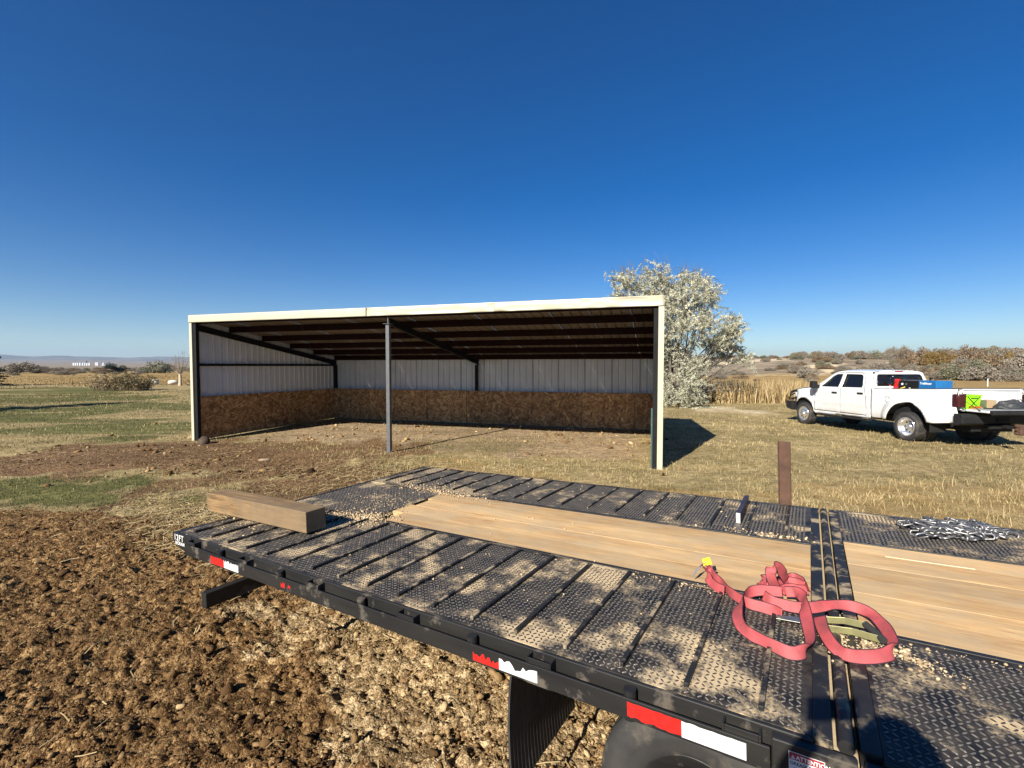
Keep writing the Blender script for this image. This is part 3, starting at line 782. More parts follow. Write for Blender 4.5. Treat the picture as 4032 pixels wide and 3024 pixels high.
inview = [p for p in spots if p[0] < .42+.30*p[1] and p[0] < .55]
first = set(map(id, inview[:300]))
for p in inview[:300]:
    o = bpy.data.objects.new('tread_lug', lug_me); COL.objects.link(o); o.parent = trailer
    o.location = (p[0], p[1], .0002); o.rotation_euler = (0, 0, p[2])
rest = np.array([p for p in spots if id(p) not in first])
ca, sa = np.cos(rest[:, 2])[:, None], np.sin(rest[:, 2])[:, None]
LV = np.stack([lugV[None, :, 0]*ca-lugV[None, :, 1]*sa+rest[:, :1], lugV[None, :, 0]*sa+lugV[None, :, 1]*ca+rest[:, 1:2], np.repeat(lugV[None, :, 2]+.0002, len(rest), 0)], -1).reshape(-1, 3)
LF = (np.arange(len(rest))[:, None, None]*8+np.array(lugF)[None]).reshape(-1, 3)
tag(link('tread_lugs', npmesh('tread_lugs', LV, LF), lug_m, trailer), kind='stuff')
# cleats welded across the tail
for k in range(17):
    x = -.205-.2215*k
    boxo('cleat', (x-.008, .058, 0), (x+.008, .838, .017), dusty_black, trailer, .003)
    boxo('cleat', (x-.008, 1.83, 0), (x+.008, 2.535, .017), dusty_black, trailer, .003)
# timber
for i in range(4):
    a = .895+i*.206
    boxo('deck_plank', (-2.86+(.10, -.02, .03, -.03)[i], a+.0006, -.04), (-.074, a+.2054, -.001-.0007*(i % 2)), deck_wood, trailer, .0012)
for i in range(6):
    a = .768+i*.184
    boxo('deck_plank', (.092, a+.0006, -.04), (2.4, a+.1834, -.001-.0007*(i % 2)), deck_wood, trailer, .0012)
boxo('pale_seam_strip', (.27, 1.692, .0005), (.63, 1.699, .004), simple('pale_strip', (.72, .60, .40), .7), trailer, .001)  # thin pale strip along a plank seam
for y in (.869, 1.723): boxo('edge_strip', (-2.86, y, -.04), (-.073, y+.024, .0035), black, trailer, .002)
for y in (.743, 1.873): boxo('edge_strip', (.089, y, -.04), (2.4, y+.015 if y > 1 else y+.024, .0035), black, trailer, .002)
# hinge
boxo('hinge_strip', (-.0715, .02, -.06), (-.024, 2.578, .004), dusty_black, trailer, .002)
boxo('hinge_strip', (.039, .02, -.06), (.0865, 2.578, .004), dusty_black, trailer, .002)
for k in range(6):
    y0 = .03+k*.425
    MB().tube([(.007, y0, -.010), (.007, y0+.411, -.010)], .0215, 14).build('hinge_knuckle', dusty_black, trailer, smooth=False)
boxo('hinge_trough', (-.022, .03, -.07), (.036, 2.56, -.045), simple('packed_dust', (.44, .34, .22), .95, bmp=.5, bscale=60), trailer, .002)
# near side: channel, rub rail, stake pockets, spools
for (y0, y1) in ((.0, .016), (2.582, 2.598)):
    boxo('side_channel', (-3.70, y0, -.125), (-.072, y1, .001), black, trailer, .004)
    boxo('side_channel', (.0865, y0, -.125), (2.4, y1, .001), black, trailer, .004)
boxo('rub_rail', (-3.645, -.052, -.096), (-.175, -.043, -.026), black, trailer, .002)
boxo('rub_rail', (-3.68, 2.641, -.096), (-.175, 2.650, -.026), black, trailer, .002)
for s in (.25, .93, 1.61, 2.28, 2.95, 3.585):
    for sy, (ya, yb) in ((0, (-.0425, -.0005)), (1, (2.5985, 2.6405))):
        b = MB().box((-s-.052, ya, -.105), (-s-.046, yb, -.008)).box((-s+.046, ya, -.105), (-s+.052, yb, -.008))
        yo = ya-.0 if sy == 0 else yb-.006
        b.box((-s-.0455, yo, -.105), (-s+.0455, yo+.006, -.008))
        b.build('stake_pocket', black, trailer, bevel=.001)
for s in (.59, 1.25, 1.92, 2.595, 3.24):
    for y in (-.0215, 2.62):
        MB().tube([(-s, y, -.11), (-s, y, -.010)], .021, 14).build('pipe_spool', black, trailer)
# tail end
for y in (-.004, 2.590):
    MB().prism([(-3.93, .0), (-3.66, .0), (-3.66, -.128), (-3.72, -.125), (-3.86, -.092), (-3.93, -.062)], 1, y, y+.012).build('tail_side_plate', black, trailer, bevel=.002)
# prism along y takes (x, z)
boxo('tail_end_plate', (-3.925, .008, -.06), (-3.872, 2.589, -.001), black, trailer, .003)
FACE = lambda x, y, z: Matrix(((1, 0, 0, x), (0, 0, -1, y), (0, 1, 0, z), (0, 0, 0, 1)))
text_mesh('lettering', '12FT', .060, white_ink, trailer, FACE(-3.908, -.0055, -.050), bold=.0004, sx=1.0, spacing=1.16)
text_mesh('lettering', 'NORAM', .034, white_ink, trailer, FACE(-3.890, -.0055, -.080), bold=.0003, sx=1.0, spacing=1.12)
# under-frame, cross bumper, running gear
for y in (.55, 1.95):
    boxo('main_beam', (-3.6, y, -.34), (2.4, y+.1, -.13), black, trailer, .004)
for k in range(10):
    boxo('cross_member', (-3.55+k*.6, .02, -.125), (-3.55+k*.6+.05, 2.575, -.045), black, trailer, .002)
b = boxo('bumper_tube', (-3.30, -.115, -.345), (-3.245, 2.71, -.25), black, trailer, .005)
tyre_prof = [(.215, .02), (.25, -.004), (.285, -.006), (.30, -.012), (.315, -.006), (.335, -.010), (.345, -.004), (.365, .004), (.379, .02), (.386, .035)]
full = tyre_prof+[(.387, .06), (.380, .062), (.380, .072), (.387, .074), (.387, .10), (.380, .102), (.380, .112), (.387, .114), (.387, .14), (.380, .142), (.380, .152), (.386, .155)]+[(r, .19-(y-.0)) for r, y in tyre_prof[::-1]]
tyre_me = MB().lathe(full, 'Y', 56).mesh('tyre'); tyre_me.materials.append(rubber)
rim_me = MB().lathe([(.02, .03), (.07, .03), (.075, .05), (.15, .055), (.165, .03), (.205, .025), (.216, .018), (.216, .17), (.19, .165), (.02, .16)], 'Y', 40).mesh('rim')
for s in (.46, -.42):
    for y in (.30, 2.11):
        for dy in (0, .23) if y < 1 else (0, .23):
            w_ = empty('wheel'); w_.parent = trailer; w_.location = (-s, y+dy-(.0), -.655)
            link('tyre', tyre_me, rubber, w_, smooth=True)
            link('rim', rim_me, black, w_, smooth=True)
    MB().tube([(-s, .5, -.655), (-s, 2.1, -.655)], .055, 12).build('axle', black, trailer)
# mud flaps with ribbed face
for y in (.16, 1.80):
    b = MB(); n = 26
    pts = [(-1.15-.035*math.sin(.2+2.6*i/n)-.02*(i/n), -.125-.67*i/n) for i in range(n+1)]
    poly = [(x-.005, z) for x, z in pts]+[(x+.005, z) for x, z in pts[::-1]]
    V = []; Fq = []; m_ = 44
    for j in range(m_+1):
        yy = y+.64*j/m_; rb = .003 if j % 2 else 0
        for x, z in pts: V.append((x-.004-rb, yy, z))
    nn = n+1
    for j in range(m_):
        for i in range(n): Fq.append((j*nn+i, j*nn+i+1, (j+1)*nn+i+1, (j+1)*nn+i))
    link('mud_flap', pymesh('mud_flap', V, Fq), rubber, trailer, solid=.009)
# bracket with the grease notice
br = boxo('hinge_bracket', (-.172, -.034, -.19), (.030, -.0005, -.006), black, trailer, .004)
boxo('hinge_bracket', (.045, -.034, -.19), (.12, -.0005, -.006), black, trailer, .004)
MB().tube([(.012, -.05, -.07), (.012, .02, -.07)], .03, 16).build('hinge_pin', black, trailer)
dec = boxo('notice_plate', (-.130, -.0352, -.088), (-.044, -.0342, -.026), white_tape, br, 0)
boxo('notice_band', (-.1285, -.0358, -.047), (-.0455, -.0353, -.0275), dark_red, br, 0)
text_mesh('lettering', 'ATTENTION', .0155, white_ink, br, FACE(-.112, -.0360, -.0435), .0001, .0003, .92)
text_mesh('lettering', 'GREASE EVERY', .0125, black_ink, br, FACE(-.0872, -.0354, -.0615), .0001, .0003, .98, 'CENTER')
text_mesh('lettering', '50 HOURS', .0135, black_ink, br, FACE(-.0872, -.0354, -.0785), .0001, .0003, 1.0, 'CENTER')
MB().prism([(-.125, -.0445), (-.114, -.0445), (-.1195, -.0335)], 1, -.0362, -.0359).build('warning_triangle', white_tape, br)
# torn reflective tape on the rub rail
def tape(name, x0, x1, lo, hi, mat, seed, tear_top=0, tear_bot=0):
    r = random.Random(seed); n = 14
    top = [(x0+(x1-x0)*i/n, hi-(r.random()*tear_top if 0 < i < n else r.random()*tear_top*.5)) for i in range(n+1)]
    bot = [(x0+(x1-x0)*i/n, lo+r.random()*tear_bot) for i in range(n+1)]
    V = [(x, -.0526, z) for x, z in top]+[(x, -.0526, z) for x, z in bot]
    Fq = [(i, n+1+i, n+2+i, i+1) for i in range(n)]
    link(name, pymesh(name, V, Fq), mat, trailer, solid=.0006)
tape('red_tape', -.590, -.418, -.088, -.036, red_tape, 1, .002, .007)
tape('white_tape', -.417, -.236, -.088, -.036, white_tape, 2, .003)
tape('red_tape', -1.225, -1.100, -.088, -.050, red_tape, 3, .026)
tape('white_tape', -1.099, -.930, -.088, -.040, white_tape, 4, .034)
tape('red_tape', -2.540, -2.505, -.080, -.044, red_tape, 5, .02, .01)
tape('red_tape', -2.475, -2.455, -.074, -.050, red_tape, 6, .012, .01)
tape('red_tape', -3.30, -3.14, -.088, -.038, red_tape, 7, .016)
tape('white_tape', -3.139, -2.975, -.088, -.036, white_tape, 8, .022)

# ------------------------------------------------------------------ things lying on the trailer
def on_deck(name, label, cat, x, y, z=0.0, rz=0.0):
    o = empty(name, label=label, cat=cat)
    o.matrix_world = TM @ Matrix.Translation((x, y, z)) @ Matrix.Rotation(rz, 4, 'Z')
    return o
o = boxo('timber_block', (-.635, -.078, 0), (.635, .078, .145), block_wood, None, .004)
o.matrix_world = TM @ Matrix.Translation((-3.59, .455, .0185)) @ Matrix.Rotation(.02, 4, 'Z')
tag(o, 'squared sawn timber block lying across the cleats at the trailer tail', 'timber')
bar_m = simple('purple_black_bar', (.028, .020, .036), .4, .3, (.05, .035, .05), 8)
o = on_deck('steel_bar', 'short dark steel bar with pale cut end standing on edge on the deck', 'bar', -.487, 1.95, .0)
boxo('bar', (-.015, .004, .002), (.015, .53, .072), bar_m, o, .003)
boxo('cut_end', (-.0135, 0, .003), (.0135, .0035, .071), simple('cut_steel', (.62, .60, .58), .4, .5), o, .001)
# rusty channel standing in a stake pocket on the far side
rust = simple('rusty_steel', (.098, .050, .032), .9, .0, (.055, .028, .019), 9, bmp=.4, bscale=90, )
o = empty('rusty_post', label='rusty steel channel post standing up at the far edge of the trailer', cat='post')
o.matrix_world = TM @ Matrix.Translation((-.237, 2.62, -.105)) @ Matrix.Rotation(.02, 4, 'X')
b = MB().box((-.036, .010, 0), (.036, .017, .585)).box((-.043, -.030, 0), (-.0365, .017, .585)).box((.0365, -.030, 0), (.043, .017, .585))
b.build('channel', rust, o, bevel=.002)

# chain heap
chain_m = simple('worn_chain_steel', (.36, .36, .37), .45, .85, (.15, .145, .14), 30)
lp = []
for i in range(16):
    a = 2*math.pi*i/16; lp.append((.016*math.cos(a)+(.022 if math.cos(a) > 0 else -.022), .016*math.sin(a)))
V = []; Fq = []; k = 6
for i in range(16):
    p = Vector((lp[i][0], lp[i][1], 0)); q = Vector((*lp[(i+1) % 16], 0)); pr = Vector((*lp[i-1], 0)); t = (q-pr).normalized(); nrm = Vector((t.y, -t.x, 0))
    for j in range(k):
        a = 2*math.pi*j/k; V.append(p+nrm*math.cos(a)*.0068+Vector((0, 0, math.sin(a)*.0068)))
for i in range(16):
    for j in range(k):
        Fq.append((i*k+j, i*k+(j+1) % k, ((i+1) % 16)*k+(j+1) % k, ((i+1) % 16)*k+j))
link_me = pymesh('chain_link', V, Fq); link_me.materials.append(chain_m)
link_me.polygons.foreach_set('use_smooth', [True]*len(link_me.polygons))
chain = on_deck('chain', 'heap of bright steel chain piled on the front tread plate', 'chain', .655, 2.33, 0)
rc = random.Random(21)
px, py, ang = -.25, 0.0, 0.0
nl = 0
while nl < 190:
    tx = rc.uniform(-.27, .27); ty = rc.uniform(-.19, .19)*(1-abs(tx)*1.6)
    dx, dy = tx-px, ty-py; dd = math.hypot(dx, dy)
    steps = min(int(dd/.046)+1, 9)
    for i in range(steps):
        ang = math.atan2(dy, dx)+rc.uniform(-.5, .5)
        px += math.cos(ang)*.046; py += math.sin(ang)*.046
        e2 = (px/.30)**2+(py/.21)**2
        if e2 > 1: px *= .93; py *= .93
        hmax = max(0, .055*(1-e2))
        o = bpy.data.objects.new('chain_link', link_me); COL.objects.link(o); o.parent = chain
        o.location = (px, py+.25*px, .012+hmax*rc.random()**.7)
        o.rotation_euler = (rc.choice((.35, 1.2, -.5, -1.1))+rc.uniform(-.3, .3), rc.uniform(-.3, .3), ang+rc.uniform(-.2, .2))
        nl += 1

# red ratchet strap
strap_m, nt, bs = nodes_of('red_webbing')
uv = nt.nodes.new('ShaderNodeUVMap'); sx_ = nt.nodes.new('ShaderNodeSeparateXYZ'); nt.links.new(uv.outputs[0], sx_.inputs[0])
edge = ramp(nt, math_(nt, 'ABSOLUTE', math_(nt, 'SUBTRACT', sx_.outputs[0], .5)), [(.41, 0.0), (.45, 1.0)])
wv = math_(nt, 'SINE', math_(nt, 'MULTIPLY', sx_.outputs[1], 2*math.pi/.0042))
dirt = ramp(nt, noise(nt, coords(nt, 'Object'), 16, 5, .65), [(.42, 0.0), (.68, .75)])
c = mix(nt, ramp(nt, wv, [(0.0, 0.0), (1.0, .8)]), (.36, .048, .058), (.50, .115, .115))
c = mix(nt, dirt, c, (.20, .055, .055))
c = mix(nt, edge, c, (.045, .012, .02))
nt.links.new(c, bs.inputs['Base Color']); bs.inputs['Roughness'].default_value = .65
bump(nt, bs, wv, .25, .0012)
strap = on_deck('ratchet_strap', 'red webbing ratchet strap tangled in loops across the deck hinge', 'strap', 0, 0, 0)
AW = Vector((-.53, .847, 0)); RT = Vector((.847, .53, 0)); UP = Vector((0, 0, 1))
WDIR = {'u': (UP*.80+AW*.60), 'r': (RT*.80+UP*.55), 'f': AW}
def ribbon(name, pts, width=.048, thick=.0016):
    P = [Vector(p[:3]) for p in pts]; Wd = [WDIR[p[3]].normalized() for p in pts]
    n = len(P); S = []; 
    for i in range(n-1):
        for k in range(7):
            t = k/7
            p0, p1, p2, p3 = P[max(i-1, 0)], P[i], P[i+1], P[min(i+2, n-1)]
            q = .5*((2*p1)+(p2-p0)*t+(2*p0-5*p1+4*p2-p3)*t*t+(3*p1-p0-3*p2+p3)*t*t*t)
            S.append((q, Wd[i].lerp(Wd[i+1], t)))
    S.append((P[-1], Wd[-1]))
    V = []; U = []; ln = 0; cols = (-.5, -.43, -.2, .2, .43, .5); prev = None
    for i, (q, w) in enumerate(S):
        t = (S[min(i+1, len(S)-1)][0]-S[max(i-1, 0)][0]).normalized()
        w = w+Vector((mnoise.noise(q*11), mnoise.noise(q*11+Vector((5, 0, 0))), mnoise.noise(q*11+Vector((0, 7, 0)))))*.55
        w = (w-t*w.dot(t)).normalized()
        if prev is not None: ln += (q-prev).length
        prev = q
        low = q-w*width*.5; lift = max(0, .003-low.z)
        for cc in cols:
            V.append(q+w*width*cc+Vector((0, 0, lift))); U.append((cc+.5, ln))
    m = len(cols)
    Fq = [(i*m+j, i*m+j+1, (i+1)*m+j+1, (i+1)*m+j) for i in range(len(S)-1) for j in range(m-1)]
    me = pymesh(name, V, Fq)
    ul = me.uv_layers.new(name='UVMap')
    for lp_ in me.loops: ul.data[lp_.index].uv = U[lp_.vertex_index]
    return link(name, me, strap_m, strap, smooth=True, solid=thick)
STR = {
'A': [(-0.512, 0.959, 0.07, 'u'), (-0.491, 0.945, 0.05, 'u'), (-0.466, 0.899, 0.035, 'u'), (-0.429, 0.859, 0.03, 'u'), (-0.375, 0.782, 0.026, 'u'), (-0.313, 0.73, 0.024, 'u'), (-0.259, 0.719, 0.022, 'u'), (-0.21, 0.707, 0.022, 'u'), (-0.175, 0.683, 0.024, 'u')],
'A2': [(-0.515, 0.945, 0.06, 'u'), (-0.502, 0.90, 0.04, 'u'), (-0.48, 0.864, 0.025, 'u'), (-0.445, 0.82, 0.022, 'u'), (-0.412, 0.80, 0.022, 'u')],
'B': [(-0.182, 0.853, 0.05, 'u'), (-0.222, 0.844, 0.05, 'u'), (-0.266, 0.826, 0.05, 'u'), (-0.301, 0.8, 0.045, 'u'), (-0.327, 0.736, 0.04, 'r'), (-0.335, 0.648, 0.035, 'r'), (-0.331, 0.574, 0.03, 'r'), (-0.312, 0.514, 0.025, 'r'), (-0.278, 0.467, 0.024, 'u'), (-0.237, 0.44, 0.024, 'u'), (-0.19, 0.415, 0.024, 'u'), (-0.145, 0.399, 0.024, 'u'), (-0.11, 0.411, 0.026, 'u'), (-0.086, 0.457, 0.03, 'r'), (-0.077, 0.505, 0.035, 'r'), (-0.082, 0.581, 0.04, 'r'), (-0.092, 0.673, 0.05, 'r'), (-0.098, 0.755, 0.06, 'r'), (-0.107, 0.832, 0.06, 'r'), (-0.134, 0.879, 0.05, 'u'), (-0.17, 0.884, 0.04, 'u')],
'C': [(-0.251, 0.802, 0.04, 'u'), (-0.218, 0.771, 0.035, 'u'), (-0.175, 0.771, 0.03, 'u'), (-0.124, 0.771, 0.03, 'u'), (-0.066, 0.803, 0.03, 'u'), (-0.012, 0.855, 0.03, 'u'), (0.042, 0.885, 0.03, 'u'), (0.09, 0.888, 0.03, 'u'), (0.133, 0.852, 0.03, 'r'), (0.163, 0.777, 0.03, 'r'), (0.178, 0.692, 0.03, 'r'), (0.179, 0.616, 0.026, 'r'), (0.16, 0.563, 0.024, 'u'), (0.123, 0.523, 0.024, 'u'), (0.079, 0.494, 0.024, 'u'), (0.035, 0.477, 0.024, 'u'), (0.002, 0.506, 0.026, 'r'), (-0.02, 0.556, 0.03, 'r'), (-0.037, 0.627, 0.035, 'r'), (-0.045, 0.722, 0.035, 'r')],
'D': [(-0.209, 0.927, 0.03, 'r'), (-0.222, 0.905, 0.07, 'r'), (-0.229, 0.905, 0.105, 'r'), (-0.222, 0.925, 0.13, 'r'), (-0.202, 0.945, 0.125, 'r'), (-0.185, 0.976, 0.09, 'r'), (-0.173, 1.02, 0.04, 'r')],
'E1': [(-0.083, 1.008, 0.03, 'u'), (-0.11, 1.051, 0.035, 'u'), (-0.149, 1.075, 0.035, 'u'), (-0.184, 0.995, 0.03, 'u'), (-0.209, 0.94, 0.03, 'u'), (-0.256, 0.928, 0.03, 'r'), (-0.273, 0.974, 0.03, 'r'), (-0.266, 1.003, 0.03, 'u'), (-0.242, 1.023, 0.03, 'u')],
'E2': [(-0.087, 0.991, 0.024, 'u'), (-0.123, 0.973, 0.026, 'u'), (-0.16, 0.968, 0.026, 'u'), (-0.19, 0.924, 0.026, 'u')],
'E3': [(-0.262, 0.945, 0.024, 'u'), (-0.24, 0.985, 0.024, 'u'), (-0.19, 1.03, 0.026, 'u'), (-0.14, 1.045, 0.026, 'u'), (-0.10, 1.02, 0.026, 'u')]}
for k_ in STR: ribbon('webbing', STR[k_])
def strip(name, pts, w, mat):
    V = []; n = len(pts)
    for p, d in pts: V += [Vector(p)-Vector(d)*w/2, Vector(p)+Vector(d)*w/2]
    link(name, pymesh(name, V, [(2*i, 2*i+1, 2*i+3, 2*i+2) for i in range(n-1)]), mat, strap, solid=.001)
strip('warning_label', [((-.508, .952, .072), (.8, .5, .2)), ((-.522, .975, .098), (.7, .5, .2))], .045, simple('yellow_label', (.80, .50, .02), .5))
strip('tape_flap', [((-.516, .962, .080), (.6, .4, .6)), ((-.548, .925, .066), (.6, .4, .6)), ((-.560, .885, .036), (.5, .4, .6))], .034, simple('grey_tape', (.20, .20, .22), .5))
zinc = simple('zinc_ratchet', (.42, .44, .40), .32, .85, (.30, .32, .26), 20)
olive = simple('olive_handle', (.30, .29, .13), .42, .5, (.22, .20, .10), 18)
MB().prism([(-.195, .640), (-.112, .648), (-.07, .66), (-.07, .70), (-.115, .695), (-.19, .672)], 2, .022, .026).build('ratchet_plate', zinc, strap, bevel=.001)
MB().tube([(-.185, .655, .012), (-.185, .655, .032)], .009, 12).build('ratchet_rivet', zinc, strap)
def arm(name, a, b_, c_, w, mat):
    V = []; 
    for p in (a, b_, c_):
        p = Vector(p); V += [p+Vector((0, -.001, -w)), p+Vector((0, .001, w)), p+Vector((0, .004, w)), p+Vector((0, .002, -w))]
    Fq = [(i*4+j, i*4+(j+1) % 4, (i+1)*4+(j+1) % 4, (i+1)*4+j) for i in range(2) for j in range(4)]+[(3, 2, 1, 0), (8, 9, 10, 11)]
    link(name, pymesh(name, V, Fq), mat, strap, bevel=.001)
arm('ratchet_arm', (-.03, .657, .020), (.06, .665, .026), (.150, .640, .030), .013, olive)
arm('ratchet_arm', (-.03, .725, .022), (.04, .728, .034), (.112, .712, .040), .013, olive)
MB().tube([(.106, .722, .040), (.13, .68, .037), (.154, .635, .032)], .0135, 14).build('grip', rubber, strap)
MB().tube([(-.03, .645, .022), (-.03, .735, .024)], .010, 12).build('ratchet_spool', zinc, strap)

# soil crumbs on the deck
g = np.random.default_rng(31)
cr = []
def heap(n, cx, cy, rx, ry, s0, s1, rot=0.0):
    a = g.normal(0, .5, n)*rx; b = g.normal(0, .5, n)*ry
    x = cx+a*math.cos(rot)-b*math.sin(rot); y = cy+a*math.sin(rot)+b*math.cos(rot); s = .75*(s0+(s1-s0)*g.uniform(0, 1, n)**4)
    for q in zip(x, y, s): cr.append(q)
heap(900, -2.95, .86, .30, .16, .003, .016); heap(700, -3.15, 1.25, .35, .32, .002, .009); heap(800, -2.95, 1.75, .55, .10, .003, .014, -.1)
heap(320, -3.2, 1.9, .5, .2, .003, .010); heap(420, .02, .60, .12, .09, .003, .011); heap(300, .19, .62, .16, .05, .003, .012, -.5)
heap(110, -.3, 1.79, .35, .05, .004, .016); heap(150, -.55, .84, .6, .06, .003, .012); heap(240, -1.8, .45, 1.9, .35, .002, .009); heap(160, -1.8, 2.2, 1.9, .3, .002, .010)
heap(60, -1.9, 1.3, 1.0, .3, .002, .010); heap(120, -3.6, .35, .3, .2, .003, .014); heap(60, .42, .70, .35, .05, .003, .010)
cr = np.array([q for q in cr if -3.86 < q[0] < 1.2 and .03 < q[1] < 2.56])
V, Fr, vc = lumps(ICO1, np.stack([cr[:, 0], cr[:, 1], cr[:, 2]*.35+.001], 1), cr[:, 2], .7, 32)
me = npmesh('dirt_crumbs', V, Fr); set_col(me, 'var', vc)
crumb_m = varied('dry_crumbs', [(.26, .19, .115), (.40, .30, .185), (.52, .41, .27)], rough=1.0, spec=.1)
o = link('dirt_crumbs', me, crumb_m); o.matrix_world = TM
tag(o, 'pale dry dirt crumbs strewn over the trailer deck', kind='stuff')

# ------------------------------------------------------------------ pickup truck
truck = empty('pickup_truck', (12.271, 13.326, 0), 1.6317, 'white crew cab pickup with dual rear wheels and its tailgate down', 'truck')
white = simple('white_car_paint', (.64, .65, .66), .22, 0, (.62, .63, .64), 2, spec=.5)
_wt = white.node_tree; _wb = _wt.nodes['Principled BSDF']; _src = _wb.inputs['Base Color'].links[0].from_socket
_tc = _wt.nodes.new('ShaderNodeTexCoord'); _tc.object = truck; _sp = _wt.nodes.new('ShaderNodeSeparateXYZ'); _wt.links.new(_tc.outputs['Object'], _sp.inputs[0])
_h = ramp(_wt, _sp.outputs[2], [(.45, 1.0), (.95, .12)])
_d = math_(_wt, 'MULTIPLY', _h, ramp(_wt, noise(_wt, _tc.outputs['Object'], 3.5, 7, .7), [(.38, 0.0), (.72, .75)]))
_wt.links.new(mix(_wt, _d, _src, (.42, .35, .26)), _wb.inputs['Base Color'])
white.node_tree.nodes['Principled BSDF'].inputs['Coat Weight'].default_value = .6
white.node_tree.nodes['Principled BSDF'].inputs['Coat Roughness'].default_value = .06
glass = simple('tinted_glass', (.006, .007, .008), .04, 0, (.008, .008, .009), 2, spec=.6)
blk = simple('black_plastic', (.012, .012, .013), .6, 0, (.018, .018, .019), 10, spec=.2)
chrome = simple('polished_rim', (.88, .87, .85), .22, .9, (.80, .79, .78), 8)
red_lens = simple('red_lamp_lens', (.30, .010, .012), .12, 0, (.16, .006, .008), 20, spec=.7)
smoke_lens = simple('smoked_lamp_lens', (.045, .008, .010), .10, 0, (.03, .006, .007), 12, spec=.7)
grey_m = simple('grey_liner', (.30, .31, .32), .6)

def densify(poly, d):
    out = []
    for i in range(len(poly)):
        a = Vector(poly[i]); b = Vector(poly[(i+1) % len(poly)]); n = max(1, int(math.ceil((b-a).length/d)))
        out += [tuple(a.lerp(b, k/n)) for k in range(n)]
    return out
def inpoly(p, poly):
    x, y = p; r = False
    for i in range(len(poly)):
        (x0, y0), (x1, y1) = poly[i], poly[(i+1) % len(poly)]
        if (y0 > y) != (y1 > y) and x < (x1-x0)*(y-y0)/(y1-y0)+x0: r = not r
    return r
def skin(name, outline, holes, fn, mat, parent, d=.06, solid=.012, mirror=False, smooth=True):
    """flat outline (a,b) with holes, meshed and bent into shape by fn(a,b) -> (x,y,z)"""
    loops = [densify(outline, d)]+[densify(h_, d) for h_ in holes]
    vs_ = []; es = []
    for lp_ in loops:
        s_ = len(vs_); vs_ += [Vector(p) for p in lp_]; es += [(s_+i, s_+(i+1) % len(lp_)) for i in range(len(lp_))]
    xs_ = [p[0] for p in outline]; zs_ = [p[1] for p in outline]
    a = min(xs_)+d*.6
    while a < max(xs_):
        b = min(zs_)+d*.6
        while b < max(zs_):
            if inpoly((a, b), outline) and not any(inpoly((a, b), h_) for h_ in holes):
                if all(min(abs(a-p[0])+abs(b-p[1]) for p in lp_) > d*.45 for lp_ in loops): vs_.append(Vector((a, b)))
            b += d
        a += d
    r = delaunay_2d_cdt(vs_, es, [], 0, 1e-5)
    P = r[0]; Ft = []
    for f in r[2]:
        cx = sum(P[i].x for i in f)/3; cy = sum(P[i].y for i in f)/3
        if inpoly((cx, cy), loops[0]) and not any(inpoly((cx, cy), h_) for h_ in loops[1:]): Ft.append(tuple(f))
    V = [fn(p.x, p.y) for p in P]
    if mirror: V = [(x, -y, z) for x, y, z in V]; Ft = [f[::-1] for f in Ft]
    return link(name, pymesh(name, V, Ft), mat, parent, smooth=smooth, solid=solid)
sm = lambda a, b, x: (lambda t: t*t*(3-2*t))(min(1, max(0, (x-a)/(b-a))))
def side_y(x, z):
    y = 1.0
    if z > 1.40: y -= .17*(z-1.40)/.47+.02*sm(1.40, 1.5, z)
    elif z > 1.22: y -= .008*sm(1.22, 1.40, z)
    if z < .75: y -= .05*((.75-z)/.35)**2
    y -= .012*math.exp(-((z-.74)/.05)**2)
    if x > 4.75: y -= .42*((x-4.75)/.62)**2
    if x > 3.9:
        r = math.hypot(x-4.5, z-.36); y += .035*sm(.80, .60, r)
    return y
def bed_y(x, z):
    y = .995
    if z < .72: y -= .03*((.72-z)/.2)**2
    r = math.hypot(x*.96, (z-.45)*1.0)
    y += .235*sm(1.06, .70, r)*(1-sm(1.02, 1.20, z))
    if x < -1.05: y -= .05*((-1.05-x)/.3)**2
    if z > 1.30: y -= .012*sm(1.30, 1.5, z)
    return y
def arc(cx, cz, r, a0, a1, n=16):
    return [(cx+r*math.cos(math.radians(a0+(a1-a0)*i/n)), cz+r*math.sin(math.radians(a0+(a1-a0)*i/n))) for i in range(n+1)]
fender = [(5.20, .78), (5.27, .98), (5.24, 1.12), (5.05, 1.19), (4.60, 1.265), (4.20, 1.315), (4.005, 1.335), (3.99, .95), (3.975, .46)]+arc(4.5, .36, .565, 170, 40, 18)
cab = [(3.99, 1.345), (3.86, 1.40), (3.55, 1.62), (3.22, 1.855), (3.05, 1.915), (2.6, 1.945), (2.0, 1.945), (1.68, 1.93), (1.58, 1.84), (1.47, 1.45), (1.46, .50), (1.60, .47), (2.74, .455), (3.90, .415), (3.965, .46), (3.98, .95)]
fdoor = [(3.935, .53), (3.955, .9), (3.945, 1.32), (3.72, 1.445), (3.24, 1.79), (3.10, 1.855), (2.76, 1.885), (2.76, .545)]
rdoor = [(2.73, .545), (2.73, 1.885), (2.05, 1.88), (1.93, 1.84), (1.76, 1.47), (1.67, 1.05), (1.645, .56)]
fwin = [(3.62, 1.385), (2.83, 1.395), (2.83, 1.835), (3.08, 1.825), (3.24, 1.745)]
rwin = [(2.67, 1.40), (1.82, 1.42), (1.95, 1.79), (2.04, 1.83), (2.67, 1.838)]
fuel = arc(.87, 1.10, .085, 0, 340, 17)
bed = [(1.44, .52), (1.44, 1.395), (.6, 1.425), (-.6, 1.48), (-1.16, 1.515), (-1.21, 1.515), (-1.20, 1.39), (-1.13, 1.385), (-1.10, 1.06), (-1.20, 1.05), (-1.24, .90), (-1.22, .66), (-.80, .60)]+arc(0, .44, .64, 165, 15, 24)[:0]+[(-.66, .60)]+arc(0, .44, .655, 166, 18, 22)+[(.66, .55), (.9, .53)]
